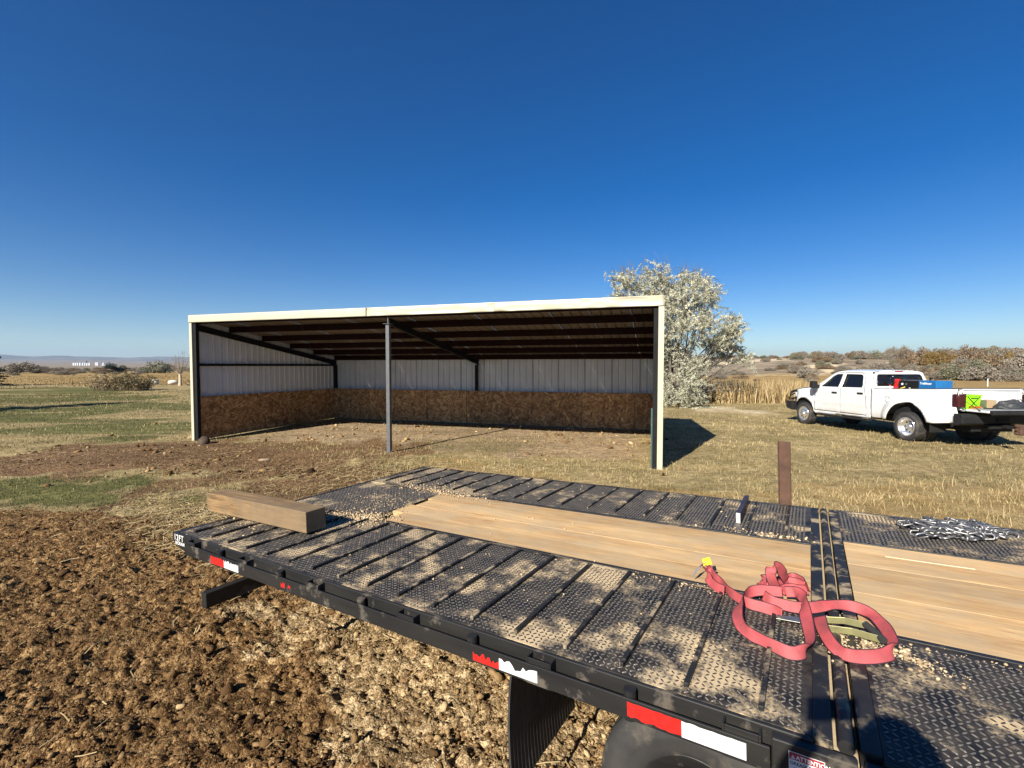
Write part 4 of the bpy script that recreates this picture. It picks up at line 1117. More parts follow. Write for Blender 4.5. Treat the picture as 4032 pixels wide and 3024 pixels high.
def off(f, e=0.0): return lambda x, z: (x, f(x, z)+e, z)
grow = lambda poly, k: [(sum(p[0] for p in poly)/len(poly)+(q[0]-sum(p[0] for p in poly)/len(poly))*k, sum(p[1] for p in poly)/len(poly)+(q[1]-sum(p[1] for p in poly)/len(poly))*k) for q in poly]
for mir in (False, True):
    skin('front_fender', fender, [], off(side_y), white, truck, mirror=mir)
    skin('cab_side', cab, [grow(fdoor, 1.02), grow(rdoor, 1.02)], off(side_y), white, truck, mirror=mir)
    for dn, wn_, hx, hz in ((fdoor, fwin, 2.98, 1.20), (rdoor, rwin, 1.87, 1.235)):
        d_ = skin('door', dn, [wn_], off(side_y, .001), white, truck, mirror=mir)
        skin('window', grow(wn_, 1.02), [], off(side_y, -.018), glass, d_, d=.1, mirror=mir, solid=.004)
        s_ = -1 if mir else 1
        yb = side_y(hx, hz)
        boxo('handle', (hx-.115, min(s_*(yb-.006), s_*(yb+.035)), hz-.028), (hx+.115, max(s_*(yb-.006), s_*(yb+.035)), hz+.028), blk, d_, .012)
    bs_ = skin('bed_side', bed, [fuel], off(bed_y), white, truck, d=.05, mirror=mir)
    if not mir: skin('fuel_door', grow(fuel, .93), [], off(bed_y, .002), white, bs_, d=.04, mirror=mir)
    # tail lamp wrapping the rear corner
    lam = [(-1.205, 1.385), (-1.135, 1.38), (-1.105, 1.065), (-1.205, 1.055)]
    tl = skin('tail_lamp', [(0, 1.06), (.10, 1.065), (.10, 1.38), (.07, 1.385), (-.19, 1.40), (-.19, 1.05)], [],
         lambda a, z: ((-1.205+a, bed_y(-1.205+a, z)-.004, z) if a > 0 else (-1.215-.02*math.sin(min(1, -a/.06)*1.57), bed_y(-1.21, z)-.004+a, z)), smoke_lens, truck, d=.04, mirror=mir, solid=.02)
    s_ = -1 if mir else 1
    for zz, m_ in ((1.30, red_lens), (1.22, red_lens), (1.12, white_tape)):
        MB().lathe([(.0, -.004), (.028, -.003), (.036, .004)], 'X', 16, origin=(-1.2485, s_*.885, zz)).build('bulb_window', m_, tl)
# roof, hood, windscreen, grille
def patch(name, fn, nu, nv, mat, parent, solid=.01):
    V = [fn(i/nu, j/nv) for j in range(nv+1) for i in range(nu+1)]
    Fq = [(j*(nu+1)+i, j*(nu+1)+i+1, (j+1)*(nu+1)+i+1, (j+1)*(nu+1)+i) for j in range(nv) for i in range(nu)]
    return link(name, pymesh(name, V, Fq), mat, parent, smooth=True, solid=solid)
def roofz(x): return 1.945-.03*sm(2.75, 3.15, x)-.018*sm(1.95, 1.66, x)
def roof_f(u, v_):
    x = 1.66+(3.10-1.66)*u; ye = side_y(x, roofz(x))+.0; t = v_*2-1
    return (x, ye*t, roofz(x)+.045*(1-abs(t)**3))
roof = patch('cab_roof', roof_f, 24, 20, white, truck)
def shield_f(u, v_):
    t = v_*2-1; x0, z0 = 3.90, 1.40; x1, z1 = 3.11, 1.925
    z = z0+(z1-z0)*u; x = x0+(x1-x0)*u+.10*(1-t*t)*(1-u*.6); return (x, (side_y(3.3, z)-.03)*t, z+.02*(1-t*t)*u)
patch('windscreen', shield_f, 10, 16, glass, truck)
def hood_f(u, v_):
    t = v_*2-1; x = 3.86+(5.20-3.86)*u; ze = 1.385-.19*u**1.5; ye = side_y(x, 1.2)-.03
    return (x, ye*t, ze+.075*(1-abs(t)**2.4)*(1-.5*u)-.03*sm(.9, 1, u))
patch('hood', hood_f, 20, 18, white, truck)
b = MB().hexa([(5.05, -.78, .62), (5.24, -.74, .62), (5.24, .74, .62), (5.05, .78, .62), (5.05, -.78, 1.19), (5.22, -.74, 1.17), (5.22, .74, 1.17), (5.05, .78, 1.19)])
b.build('grille', blk, truck, bevel=.02)
for s_ in (-1, 1):
    boxo('headlamp', (5.14, s_*.80-.1, .92), (5.245, s_*.80+.1-.02*s_, 1.10), simple('headlamp_glass', (.55, .57, .6), .1, .3), truck, .02)
fb = MB().prism([(5.18, .40), (5.52, .46), (5.56, .55), (5.56, .74), (5.20, .76)], 1, -1.02, 1.02).build('front_bumper', blk, truck, bevel=.02)
for y in (-.62, .62): MB().tube([(5.50, y, .74), (5.50, y, 1.10), (5.44, y, 1.18)], .04, 10).build('guard_upright', blk, fb)
for z in (.86, 1.02, 1.15): MB().tube([(5.30, -.98, z-.05), (5.50, -.72, z), (5.50, .72, z), (5.30, .98, z-.05)], .026, 10).build('guard_bar', blk, fb)
for s_ in (-1, 1): MB().tube([(5.50, s_*.62, .80), (5.46, s_*.94, .80), (5.30, s_*1.0, 1.05), (5.46, s_*.70, 1.13)], .026, 10).build('guard_loop', blk, fb)
# rear of the cab with its window
cabx = lambda z: 1.46+.27*max(0, z-1.42)
hw = lambda z: side_y(1.6, z)-.012
back_o = [(-hw(.5), .5), (-hw(1.4), 1.40), (-hw(1.9), 1.90), (-.5, 1.955), (0, 1.975), (.5, 1.955), (hw(1.9), 1.90), (hw(1.4), 1.40), (hw(.5), .5)]
win_o = [(-.80, 1.475), (-.74, 1.80), (-.68, 1.845), (.68, 1.845), (.74, 1.80), (.80, 1.475)]
cr_ = skin('cab_rear', back_o, [win_o], lambda y, z: (cabx(z), y, z), white, truck, d=.12, solid=.02)
for a, b_ in ((-.80, -.245), (-.235, .235), (.245, .80)):
    pane = [(max(a, -.80), 1.475), (max(a, -.74) if a < -.5 else a, 1.80), (max(a, -.68) if a < -.5 else a, 1.845), (min(b_, .68) if b_ > .5 else b_, 1.845), (min(b_, .74) if b_ > .5 else b_, 1.80), (b_, 1.475)]
    pane = [p for i, p in enumerate(pane) if p not in pane[:i]]
    skin('rear_pane', pane, [], lambda y, z: (cabx(z)+.012, y, z), glass, cr_, d=.2, solid=.004)
hb = boxo('brake_lamp_housing', (1.575, -.22, 1.915), (1.64, .22, 1.965), blk, roof, .01)
boxo('brake_lamp', (1.565, -.12, 1.922), (1.58, .12, 1.957), red_lens, hb, .004)
for y in (-.17, .17): boxo('cargo_lamp', (1.565, y-.035, 1.925), (1.58, y+.035, 1.955), white_tape, hb, .004)
# cargo box
rail = lambda x: 1.395+(1.44-x)*.0455
for s_ in (-1, 1):
    V = []
    for x in (1.42, .4, -.5, -1.18):
        V += [(x, s_*.80, .985), (x, s_*.80, rail(x)-.06), (x, s_*.78, rail(x)-.03), (x, s_*.80, rail(x)+.004), (x, s_*.982, rail(x)+.004)]
    Fq = [(i*5+j, i*5+j+1, (i+1)*5+j+1, (i+1)*5+j) for i in range(3) for j in range(4)]
    link('bed_inner_side', pymesh('bed_inner_side', V, Fq), white, truck, solid=.006)
    MB().hexa([(1.42, s_*.79-.0, rail(1.42)+.006), (1.42, s_*.975, rail(1.42)+.006), (-1.16, s_*.975, rail(-1.16)+.006), (-1.16, s_*.79, rail(-1.16)+.006), (1.42, s_*.79, rail(1.42)+.022), (1.42, s_*.96, rail(1.42)+.022), (-1.16, s_*.96, rail(-1.16)+.022), (-1.16, s_*.79, rail(-1.16)+.022)]).build('rail_cap', blk, truck)
    whl = MB(); whl.prism(arc(0, .75, .45, 200, -20, 12), 1, s_*.60, s_*.795); whl.build('wheel_housing', white, truck, bevel=.03)
    pil = boxo('tail_pillar', (-1.19, min(s_*.79, s_*.86), .98), (-1.10, max(s_*.79, s_*.86), 1.50), white, truck, .015)
    for z in (1.12, 1.28, 1.40): boxo('pillar_slot', (-1.193, s_*.825-.018, z), (-1.186, s_*.825+.018, z+.03), blk, pil, .003)
boxo('bed_floor', (-1.20, -.795, .95), (1.42, .795, .98), grey_m, truck, .004)
for k in range(9): boxo('floor_rib', (-1.19, -.72+k*.17, .981), (1.40, -.65+k*.17, .992), grey_m, truck, .003)
boxo('bed_front_wall', (1.40, -.79, .98), (1.43, .79, 1.40), white, truck, .006)
tg = boxo('tailgate', (-1.80, -.775, .955), (-1.235, .775, 1.015), white, truck, .015)
MB().prism([(-1.89, 1.02), (-1.805, 1.025), (-1.805, .945), (-1.86, .90), (-1.90, .93)], 1, -.76, .76).build('tailgate_spoiler', blk, tg, bevel=.01)
boxo('tailgate_liner', (-1.76, -.70, 1.016), (-1.28, .70, 1.024), grey_m, tg, .004)
for s_ in (-1, 1): MB().tube([(-1.62, s_*.79, 1.0), (-1.16, s_*.795, 1.26)], .008, 6).build('tailgate_cable', blk, tg)
rb = MB().prism([(-1.22, .90), (-1.42, .90), (-1.46, .84), (-1.44, .66), (-1.30, .60), (-1.22, .62)], 1, -1.08, 1.08).build('rear_bumper', blk, truck, bevel=.02)
MB().prism([(-1.30, .62), (-1.47, .62), (-1.45, .52), (-1.32, .52)], 1, -.34, .34).build('bumper_step', blk, rb, bevel=.01)
boxo('licence_plate', (-1.475, -.16, .70), (-1.462, .16, .80), dark_iron, rb, .003)
ht = boxo('hitch_bar', (-1.75, -.035, .56), (-1.30, .035, .63), blk, truck, .004)
hm = MB().box((-1.92, -.06, .42), (-1.76, .06, .68)).mesh('hitch_head')
ht2 = link('hitch_head', hm, rust, ht, bevel=.02)
for z in (.46, .55, .64):
    MB().tube([(-1.84, -.10, z), (-1.84, .10, z)], .022, 10).build('hitch_pin', rust, ht)
# mirrors, steps, chassis
for s_ in (-1, 1):
    m_ = boxo('mirror', (3.62, min(s_*1.13, s_*1.33), 1.32), (3.80, max(s_*1.13, s_*1.33), 1.575), blk, truck, .03)
    MB().tube([(3.74, s_*.94, 1.42), (3.71, s_*1.16, 1.40)], .035, 8).build('mirror_arm', blk, m_)
    MB().tube([(3.74, s_*.94, 1.36), (3.71, s_*1.16, 1.35)], .025, 8).build('mirror_arm', blk, m_)
    MB().prism([(3.78, .36), (3.74, .42), (1.50, .45), (1.46, .39)], 1, min(s_*.93, s_*1.07), max(s_*.93, s_*1.07)).build('side_step', blk, truck, bevel=.02)
    MB().prism(arc(0, .44, .66, 172, 8, 16), 1, min(s_*.55, s_*1.0), max(s_*.55, s_*1.0)).build('wheel_well', blk, truck)
    MB().prism(arc(4.5, .38, .55, 178, 2, 16), 1, min(s_*.55, s_*.93), max(s_*.55, s_*.93)).build('wheel_well', blk, truck)
    boxo('mud_flap', (-.70, min(s_*.72, s_*1.18), .34), (-.68, max(s_*.72, s_*1.18), .62), blk, truck, .004)
boxo('chassis', (-1.2, -.55, .42), (5.1, .55, .62), blk, truck, .02)
boxo('cab_floor', (1.5, -.94, .46), (3.95, .94, .60), blk, truck, .02)
boxo('cab_dark_fill', (1.72, -.80, .60), (3.7, .80, 1.40), blk, truck, .02)  # added black box, stands in for the shaded inside of the cab
MB().tube([(0, -.9, .40), (0, .9, .40)], .07, 12).build('rear_axle', blk, truck)
# wheels
tp = [(.262, .03), (.285, .006), (.32, .0), (.35, .006), (.377, .02), (.392, .045)]
tprof = tp+[(.40, .06), (.40, .205)]+[(r, .265-y) for r, y in tp[::-1]]
b = MB().lathe(tprof, 'Y', 44)
for i in range(40):
    a = 2*math.pi*i/40
    for (y0, y1, da) in ((.025, .105, 0), (.115, .16, .08), (.165, .245, .04)):
        a0, a1 = a+da-.052, a+da+.052; P = []
        for r in (.394, .4115):
            for (aa, yy) in ((a0, y0), (a1, y0+.01), (a1, y1), (a0, y1-.01)): P.append((r*math.cos(aa), yy, -r*math.sin(aa)))
        b.hexa(P)
ty_me = b.mesh('tyre'); ty_me.materials.append(rubber)
def rim_mesh(convex):
    b = MB()
    if convex: pf = [(.0, -.045), (.055, -.045), (.075, -.03), (.08, .0), (.17, .012), (.22, .03), (.245, .012), (.266, .002), (.268, .03), (.255, .05), (.255, .22)]
    else: pf = [(.0, .085), (.055, .085), (.072, .10), (.078, .135), (.16, .145), (.195, .13), (.222, .05), (.245, .012), (.266, .002), (.268, .03), (.258, .05), (.258, .22)]
    b.lathe(pf, 'Y', 48); return b.mesh('rim')
rims = {True: rim_mesh(True), False: rim_mesh(False)}
hole_me = MB().lathe([(0, 0), (.021, 0), (.0215, .004)], 'Y', 14).mesh('rim_hole')
nut_me = MB().lathe([(0, -.022), (.009, -.022), (.011, 0)], 'Y', 6).mesh('wheel_nut')
def wheel(x, y, z, s_, convex, face=True):
    w_ = empty('wheel'); w_.parent = truck; w_.location = (x, y, z)
    w_.rotation_euler = (0, 0, math.pi if s_ > 0 else 0)
    link('tyre', ty_me, rubber, w_)
    rm = link('rim', rims[convex], chrome, w_, smooth=True)
    if face:
        for k in range(8):
            a = 2*math.pi*k/8
            yy = .008 if convex else .138
            o = link('rim_hole', hole_me, blk, rm, loc=(.150*math.cos(a), yy, .150*math.sin(a)))
            link('wheel_nut', nut_me, chrome, rm, loc=(.10*math.cos(a+.39), yy-.006, .10*math.sin(a+.39)))
for s_ in (1, -1):
    wheel(4.5, s_*1.035, .335, s_, True, s_ > 0)
    wheel(0, s_*1.215, .408, s_, False, s_ > 0)
    wheel(0, s_*.90, .408, s_, False, False)

# ------------------------------------------------------------------ load in the truck
TRM = Matrix.Translation((12.271, 13.326, 0)) @ Matrix.Rotation(1.6317, 4, 'Z')
def in_truck(name, label, cat, x, y, z, rz=0.0):
    o = empty(name, label=label, cat=cat); o.matrix_world = TRM @ Matrix.Translation((x, y, z)) @ Matrix.Rotation(rz, 4, 'Z'); return o
blue = simple('blue_welder_paint', (.012, .13, .34), .4, 0, (.010, .10, .27), 5)
wl = in_truck('welder_generator', 'blue engine driven welder with dark control panel in the truck bed', 'welder', .28, .25, 1.02)
boxo('engine_cover', (-.45, -.25, .30), (.10, .25, .675), blue, wl, .03)
boxo('base', (-.45, -.24, -.026), (.75, .24, .295), blk, wl, .02)
cp = boxo('control_panel', (.105, -.25, .30), (.75, .25, .655), dark_iron, wl, .012)
for (x, z) in ((.62, .55), (.49, .55), (.57, .42), (.37, .42)):
    MB().lathe([(0, .012), (.03, .012), (.034, 0)], 'Y', 14, origin=(x, .25, z)).build('dial', white_ink if x in (.62, .37) else galv, cp)
boxo('lower_stripe', (-.445, .2505, .30), (.095, .2535, .40), simple('dark_blue_band', (.010, .085, .24), .4), wl, .001)
for x in (-.36, -.12): boxo('latch', (x-.015, .2535, .37), (x+.015, .258, .43), blk, wl, .002)
TF = Matrix(((-1, 0, 0, .05), (0, 0, 1, .2512), (0, 1, 0, .565), (0, 0, 0, 1)))
text_mesh('lettering', 'Trailblazer', .085, white_ink, wl, TF, .001, .002, 1.0)
MB().tube([(-.20, .02, .675), (-.20, .02, .74), (-.24, .02, .785), (-.29, .02, .79)], .028, 10).build('exhaust_pipe', rust, wl)
MB().tube([(.04, -.05, .67), (.04, -.05, .72), (-.02, -.05, .74)], .026, 10).build('fuel_filler', blk, wl)
boxo('top_plate', (.13, -.22, .657), (.74, .22, .672), galv, wl, .004)
redp = simple('red_plastic', (.52, .018, .018), .35)
sw_ = in_truck('cutoff_saw', 'red cutoff saw lying among tools behind the cab window', 'saw', 1.20, .30, 1.38)
MB().hexa([(-.12, -.1, 0), (.14, -.1, 0), (.14, .12, 0), (-.12, .12, 0), (-.08, -.08, .22), (.10, -.08, .20), (.10, .10, .20), (-.08, .10, .22)]).build('engine_body', redp, sw_, bevel=.02)
boxo('top_cover', (-.02, -.06, .215), (.12, .08, .33), redp, sw_, .02)
MB().tube([(.10, .02, .26), (.02, .02, .38), (-.14, .02, .36), (-.24, .02, .20), (-.22, .02, .05)], .016, 8).build('handle', blk, sw_)
MB().lathe([(0, 0), (.15, 0), (.15, .008), (0, .008)], 'Y', 28, origin=(-.25, .0, .10)).build('cutting_disc', dark_iron, sw_)
tb = in_truck('tool_box', 'low black tool chest across the bed behind the cab', 'tool box', 1.275, .05, .992)
boxo('chest', (-.095, -.68, 0), (.115, .70, .33), blk, tb, .015)
boxo('chest_lid', (-.10, -.69, .331), (.118, .71, .378), dark_iron, tb, .015)
jug = in_truck('white_jug', 'small white jug with red cap at the front of the bed', 'jug', 1.19, .62, 1.371)
MB().lathe([(0, 0), (.05, 0), (.055, .02), (.055, .09), (.03, .125), (.022, .13), (0, .13)], 'Z', 18).build('bottle', simple('white_plastic', (.75, .74, .70), .4), jug, smooth=True)
MB().lathe([(0, .16), (.024, .16), (.026, .131), (0, .131)], 'Z', 14).build('cap', redp, jug)
st = in_truck('shovel', 'yellow wooden shovel handle leaning out of the truck bed', 'tool', .93, .52, 1.37)
MB().tube([(.04, .12, .012), (-.1, .0, .1), (-.18, -.12, .18)], .014, 8).build('shaft', simple('yellow_handle', (.70, .50, .08), .5), st)
cr_g = in_truck('green_crate', 'bright lime green plastic tote standing by the tailgate', 'tote', -1.02, .47, .985)
lime = simple('lime_plastic', (.30, .78, .01), .4, 0, (.24, .66, .01), 6)
MB().hexa([(-.12, -.17, 0), (.12, -.17, 0), (.12, .17, 0), (-.12, .17, 0), (-.15, -.20, .34), (.15, -.20, .34), (.15, .20, .34), (-.15, .20, .34)]).build('tub', lime, cr_g, bevel=.012)
boxo('rim', (-.165, -.215, .342), (.165, .215, .385), lime, cr_g, .01)
boxo('handle_slot', (-.1545, -.09, .285), (-.149, .09, .310), blk, cr_g, .002)
MB().tube([(-.158, .19, .34), (-.158, -.02, .14), (-.17, -.16, .03)], .008, 6).build('bungee_cord', blk, cr_g)
MB().tube([(-.158, -.15, .34), (-.158, .05, .14), (-.16, .15, .06)], .008, 6).build('bungee_cord', blk, cr_g)
oh = in_truck('orange_hose', 'orange hose coiled on the bed floor under the green tote', 'hose', -1.18, .45, .994)
MB().tube([(.02*math.sin(a*1.7)*.4, .17*math.cos(a), .014+.007*k) for k, a in enumerate([i*.55 for i in range(12)])], .011, 8).build('coil', simple('orange_rubber', (.62, .14, .03), .5), oh)
bx = in_truck('cardboard_box', 'small brown carton beside the black bag on the tailgate', 'box', -1.08, .02, .992)
boxo('carton', (-.12, -.13, 0), (.12, .13, .24), simple('cardboard', (.36, .24, .13), .85, col2=(.30, .26, .17)), bx, .004)
boxo('carton_flap', (-.118, .132, .05), (.118, .138, .235), simple('green_print', (.14, .17, .09), .7), bx, .002)
bag = in_truck('black_bag', 'crumpled black bag slumped on the open tailgate', 'bag', -1.38, -.28, 1.026)
V = []; nu, nv = 40, 14
for j in range(nv+1):
    ph = j/nv*math.pi/2
    for i in range(nu):
        th_ = 2*math.pi*i/nu; d = Vector((math.cos(th_)*math.cos(ph), math.sin(th_)*math.cos(ph), math.sin(ph)))
        k = 1+.28*mnoise.noise(d*2.2+Vector((3, 1, 0)))+.14*mnoise.noise(d*6)
        V.append((d.x*.20*k, d.y*.40*k, d.z*.22*k+.0))
Fq = [(j*nu+i, j*nu+(i+1) % nu, (j+1)*nu+(i+1) % nu, (j+1)*nu+i) for j in range(nv) for i in range(nu)]
link('sack', pymesh('sack', V, Fq), simple('black_cloth', (.022, .024, .028), .6, 0, (.04, .042, .046), 14, bmp=.6, bscale=24), bag, smooth=True)
MB().tube([(.02, .45, .012), (-.05, .52, .016), (-.02, .62, .012), (.06, .66, .012)], .014, 6).build('bag_strap', blk, bag)

# ------------------------------------------------------------------ vegetation
def leaf_quads(P, size, seed, aspect=.32, var=None, updir=None):
    """one small quad per leaf at the points P"""
    g = np.random.default_rng(seed); n = len(P)
    a = g.normal(size=(n, 3)); 
    if updir is not None: a = a*.7+updir
    a /= np.linalg.norm(a, axis=1)[:, None]
    b = np.cross(a, g.normal(size=(n, 3))); b /= np.linalg.norm(b, axis=1)[:, None]
    s = (size*g.uniform(.6, 1.4, n))[:, None] if np.isscalar(size) else size[:, None]
    a = a*s*.5; b = b*s*.5*aspect
    V = np.stack([P-a, P+b, P+a, P-b], 1).reshape(-1, 3)
    Fq = np.arange(n*4).reshape(-1, 4)
    vv = g.uniform(0, 1, n) if var is None else np.clip(var, 0, 1)
    return V, Fq, np.repeat(np.stack([vv]*3, 1), 4, 0)
def leaf_mesh(name, V, Fq, vc, mat):
    me = npmesh(name, V, Fq); set_col(me, 'var', vc); me.materials.append(mat); return me

TREE_CL = [(5.91, 6.91, 0.47), (6.32, 7.2, 0.41), (6.79, 7.08, 0.47), (7.38, 7.32, 0.53), (7.97, 7.38, 0.53), (7.5, 6.61, 0.65), (6.61, 6.38, 0.53), (5.91, 6.2, 0.41), (8.44, 7.08, 0.47), (8.85, 7.2, 0.35), (9.26, 7.08, 0.41), (9.73, 7.08, 0.47), (10.32, 6.97, 0.47), (10.73, 6.67, 0.41), (11.03, 6.32, 0.35), (9.26, 6.32, 0.59), (9.85, 6.2, 0.65), (10.44, 5.91, 0.53), (11.09, 5.91, 0.29), (8.97, 5.61, 0.59), (9.56, 5.32, 0.65), (10.32, 5.2, 0.53), (10.85, 4.97, 0.35), (8.67, 4.73, 0.59), (9.26, 4.49, 0.65), (9.85, 4.44, 0.59), (10.56, 4.49, 0.47), (11.03, 4.02, 0.41), (8.67, 3.79, 0.59), (9.26, 3.55, 0.53), (10.14, 3.67, 0.59), (10.91, 3.55, 0.47), (11.62, 4.02, 0.47), (12.0, 4.38, 0.35), (12.4, 4.3, 0.25), (11.9, 5.0, 0.15), (12.5, 3.9, 0.22), (11.62, 3.38, 0.53), (12.21, 3.43, 0.47), (12.5, 3.2, 0.22), (12.9, 3.08, 0.16), (11.4, 4.5, 0.4), (11.3, 3.6, 0.45), (11.91, 2.85, 0.47), (11.32, 2.67, 0.47), (12.5, 2.61, 0.35), (8.67, 2.96, 0.59), (9.26, 2.61, 0.47), (8.56, 2.02, 0.65), (9.26, 1.9, 0.53), (9.85, 2.08, 0.47), (10.44, 2.08, 0.41), (8.67, 1.2, 0.65), (9.26, 1.02, 0.53), (8.56, 0.43, 0.53), (9.26, 0.43, 0.53), (9.85, 0.43, 0.41), (10.32, 0.43, 0.29), (10.14, 1.2, 0.35), (7.5, 5.91, 0.59), (8.08, 5.79, 0.59), (7.79, 4.97, 0.65), (7.79, 3.79, 0.65), (7.73, 2.67, 0.65), (7.79, 1.2, 0.65), (8.3, 1.6, 0.7), (9.0, 0.8, 0.6), (9.3, 1.5, 0.5), (8.2, 0.5, 0.6), (8.9, 2.4, 0.6), (9.6, 2.9, 0.5), (8.6, 3.3, 0.6), (9.4, 3.0, 0.5), (8.9, 4.2, 0.7), (9.6, 5.0, 0.6), (10.0, 5.6, 0.6), (8.4, 5.2, 0.7), (8.2, 6.4, 0.6), (9.0, 6.6, 0.6)]
bark = simple('grey_bark', (.085, .070, .055), .95, 0, (.14, .12, .10), 6, bmp=.5, bscale=30)
silver = varied('silver_leaf', [(.13, .135, .088), (.33, .33, .24), (.52, .51, .39), (.68, .645, .50)], rough=.7, transl=.2)
tree = empty('silver_tree', (9.0, 26.2, 0), 0, 'silver leaved olive tree with spreading branches behind the shed', 'tree')
gt = np.random.default_rng(8); pts = []; var = []; dirs = []
bm_ = MB()
for (cx, cz, r) in TREE_CL:
    cy = gt.uniform(-1, 1)*max(.5, 2.6-abs(cx-8.8)*.35)*(.6 if cz > 6.3 else 1)
    c0 = np.array([cx-9.0, cy, cz])
    # limb from a low fork to this cluster
    if gt.uniform() < .45 or cx > 10.9:
        base = np.array([gt.uniform(-.25, .25), gt.uniform(-.2, .2), 0.02])
        if cz > 1.5:
            mid = base*.5+np.array([c0[0]*.35, c0[1]*.35, cz*.48])+gt.normal(0, .15, 3)
            m2 = c0*.72+base*.28+np.array([0, 0, cz*.03])+gt.normal(0, .12, 3)
            rr = .065+.02*r
            bm_.tube([base, mid, m2, c0], [rr, rr*.55, rr*.28, .010], 6, False)
    nt_ = int(8+44*r)
    for k in range(nt_):
        st = c0+gt.normal(0, r*.55, 3)*np.array([1, 1.1, 1])
        d = np.array([(cx-8.9)*.10, 0, .45])+gt.normal(0, .55, 3); d /= np.linalg.norm(d)
        ln = r*gt.uniform(.6, 1.7)
        m = int(38*ln/.5)+8
        t = gt.uniform(0, 1, m)[:, None]
        P = st+d*ln*t+gt.normal(0, .035, (m, 3)); pts.append(P); dirs.append(np.repeat(d[None], m, 0)*.8)
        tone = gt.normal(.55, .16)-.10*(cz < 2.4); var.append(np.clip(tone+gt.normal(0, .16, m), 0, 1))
        if k % 2 == 0: bm_.tube([st-d*.15, st+d*ln*.5, st+d*ln], [.011, .007, .003], 4, False)
P = np.concatenate(pts); var = np.concatenate(var); dirs = np.concatenate(dirs)
P[:, 2] *= .935
P[:, 2] = np.maximum(P[:, 2], .05)
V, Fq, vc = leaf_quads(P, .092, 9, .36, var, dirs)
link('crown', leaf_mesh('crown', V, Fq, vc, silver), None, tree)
for i in range(14):     # bare sweeping lower limbs on the open side
    e = np.array([gt.uniform(2.0, 4.6), gt.uniform(-1.2, 1.2), gt.uniform(.5, 2.4)])
    p1 = np.array([e[0]*.35, e[1]*.3, .7+gt.uniform(-.2, .3)]); p2 = np.array([e[0]*.7, e[1]*.7, e[2]*.6+.35])
    bm_.tube([(0, 0, .15), p1, p2, e], [.05, .035, .02, .006], 5, False)
    for q in range(4):
        s_ = p2+(e-p2)*gt.uniform(0, 1); bm_.tube([s_, s_+gt.normal(0, .25, 3)+np.array([.15, 0, .25])], [.008, .003], 4, False)
bm_.build('trunk', bark, tree)

def shrub_mesh(name, seed, n, mat, leaf=.13, flat=.8, lobes=9, twigs=True, spike=.0):
    g = np.random.default_rng(seed); C = []
    for i in range(lobes):
        a = g.uniform(0, 6.28); q = g.uniform(0, .72)**.7
        C.append((q*math.cos(a), q*math.sin(a), g.uniform(.25, .85)*flat*(1-.45*q), g.uniform(.22, .42)))
    Ps = []; tone = []
    for (x, y, z, r) in C:
        m = n//lobes; u = g.normal(size=(m, 3)); u /= np.linalg.norm(u, axis=1)[:, None]
        rr = r*(g.uniform(.25, 1, m)**.4)*(1+.25*np.sin(u[:, 0]*5+x*9)*np.sin(u[:, 2]*6))
        Q = u*rr[:, None]*np.array([1, 1, .85])+np.array([x, y, z]); Q[:, 2] += spike*g.uniform(0, 1, m)**4
        Ps.append(Q); tone.append(np.clip(g.normal(.5+g.uniform(-.2, .2), .16, m), 0, 1))
    P = np.concatenate(Ps); P[:, 2] = np.maximum(P[:, 2], .02)
    V, Fq, vc = leaf_quads(P, leaf, seed+1, .5, np.concatenate(tone))
    return leaf_mesh(name, V, Fq, vc, mat)
grey_b = varied('grey_brush', [(.10, .084, .068), (.18, .155, .122), (.26, .225, .178), (.34, .30, .235)], transl=.1)
olive_b = varied('olive_brush', [(.062, .062, .038), (.13, .128, .080), (.21, .205, .138), (.30, .29, .21)], transl=.1)
rust_b = varied('rusty_brush', [(.075, .048, .030), (.155, .105, .065), (.24, .17, .105), (.32, .24, .155)], transl=.1)
gold_b = varied('golden_leaf', [(.085, .056, .020), (.17, .11, .036), (.25, .165, .06), (.32, .23, .10)], transl=.15)
dark_b = varied('dark_evergreen', [(.012, .018, .012), (.028, .038, .024), (.05, .06, .04)], transl=.05)
kinds = {k: [shrub_mesh('shrub', 100+i*7+j, 4200, m, leaf=.075, flat=f, lobes=l_) for j in range(3)] for i, (k, m, f, l_) in enumerate((('grey', grey_b, .85, 10), ('olive', olive_b, .9, 9), ('rust', rust_b, .9, 11), ('gold', gold_b, 1.1, 12), ('dark', dark_b, 1.0, 9)))}
gs = np.random.default_rng(55)
SH = {'grey': 'grey leafless brush shrub on the slope beyond the field', 'olive': 'dull olive shrub growing on the slope beyond the field', 'rust': 'reddish brown shrub growing on the slope beyond the field',
      'gold': 'golden autumn tree standing on the brushy slope', 'dark': 'dark evergreen shrub standing on the far slope'}
def shrub(kind, x, y, w, h, label=None, group=None, name='shrub'):
    o = bpy.data.objects.new(name, kinds[kind][gs.integers(0, 3)]); COL.objects.link(o)
    o.location = (x, y, at_ground(x, y)-.05*h); o.scale = (w, w*gs.uniform(.8, 1.1), h); o.rotation_euler = (0, 0, gs.uniform(0, 6.28))
    return tag(o, label or SH[kind], 'tree' if kind == 'gold' else 'shrub', group or kind+' shrubs on the far slope')
cnt = 0
while cnt < 190:
    b = math.radians(gs.uniform(30.5, 51)); r = gs.uniform(88, 190); x, y = r*math.sin(b), r*math.cos(b)
    if y+.25*(x-60) < 66 or y < 58: continue
    bb = math.degrees(b)
    dens = .25+.75*sm(34, 44, bb)
    if gs.uniform() > dens: continue
    k = gs.choice(['grey', 'olive', 'rust', 'grey', 'dark'], p=[.34, .28, .28, .10, .0]); s = gs.uniform(.8, 2.0)*(1+.5*sm(40, 48, bb))*(r/110)**.5
    shrub(k, x, y, s*1.25, s*1.25*gs.uniform(.8, 1.1)); cnt += 1
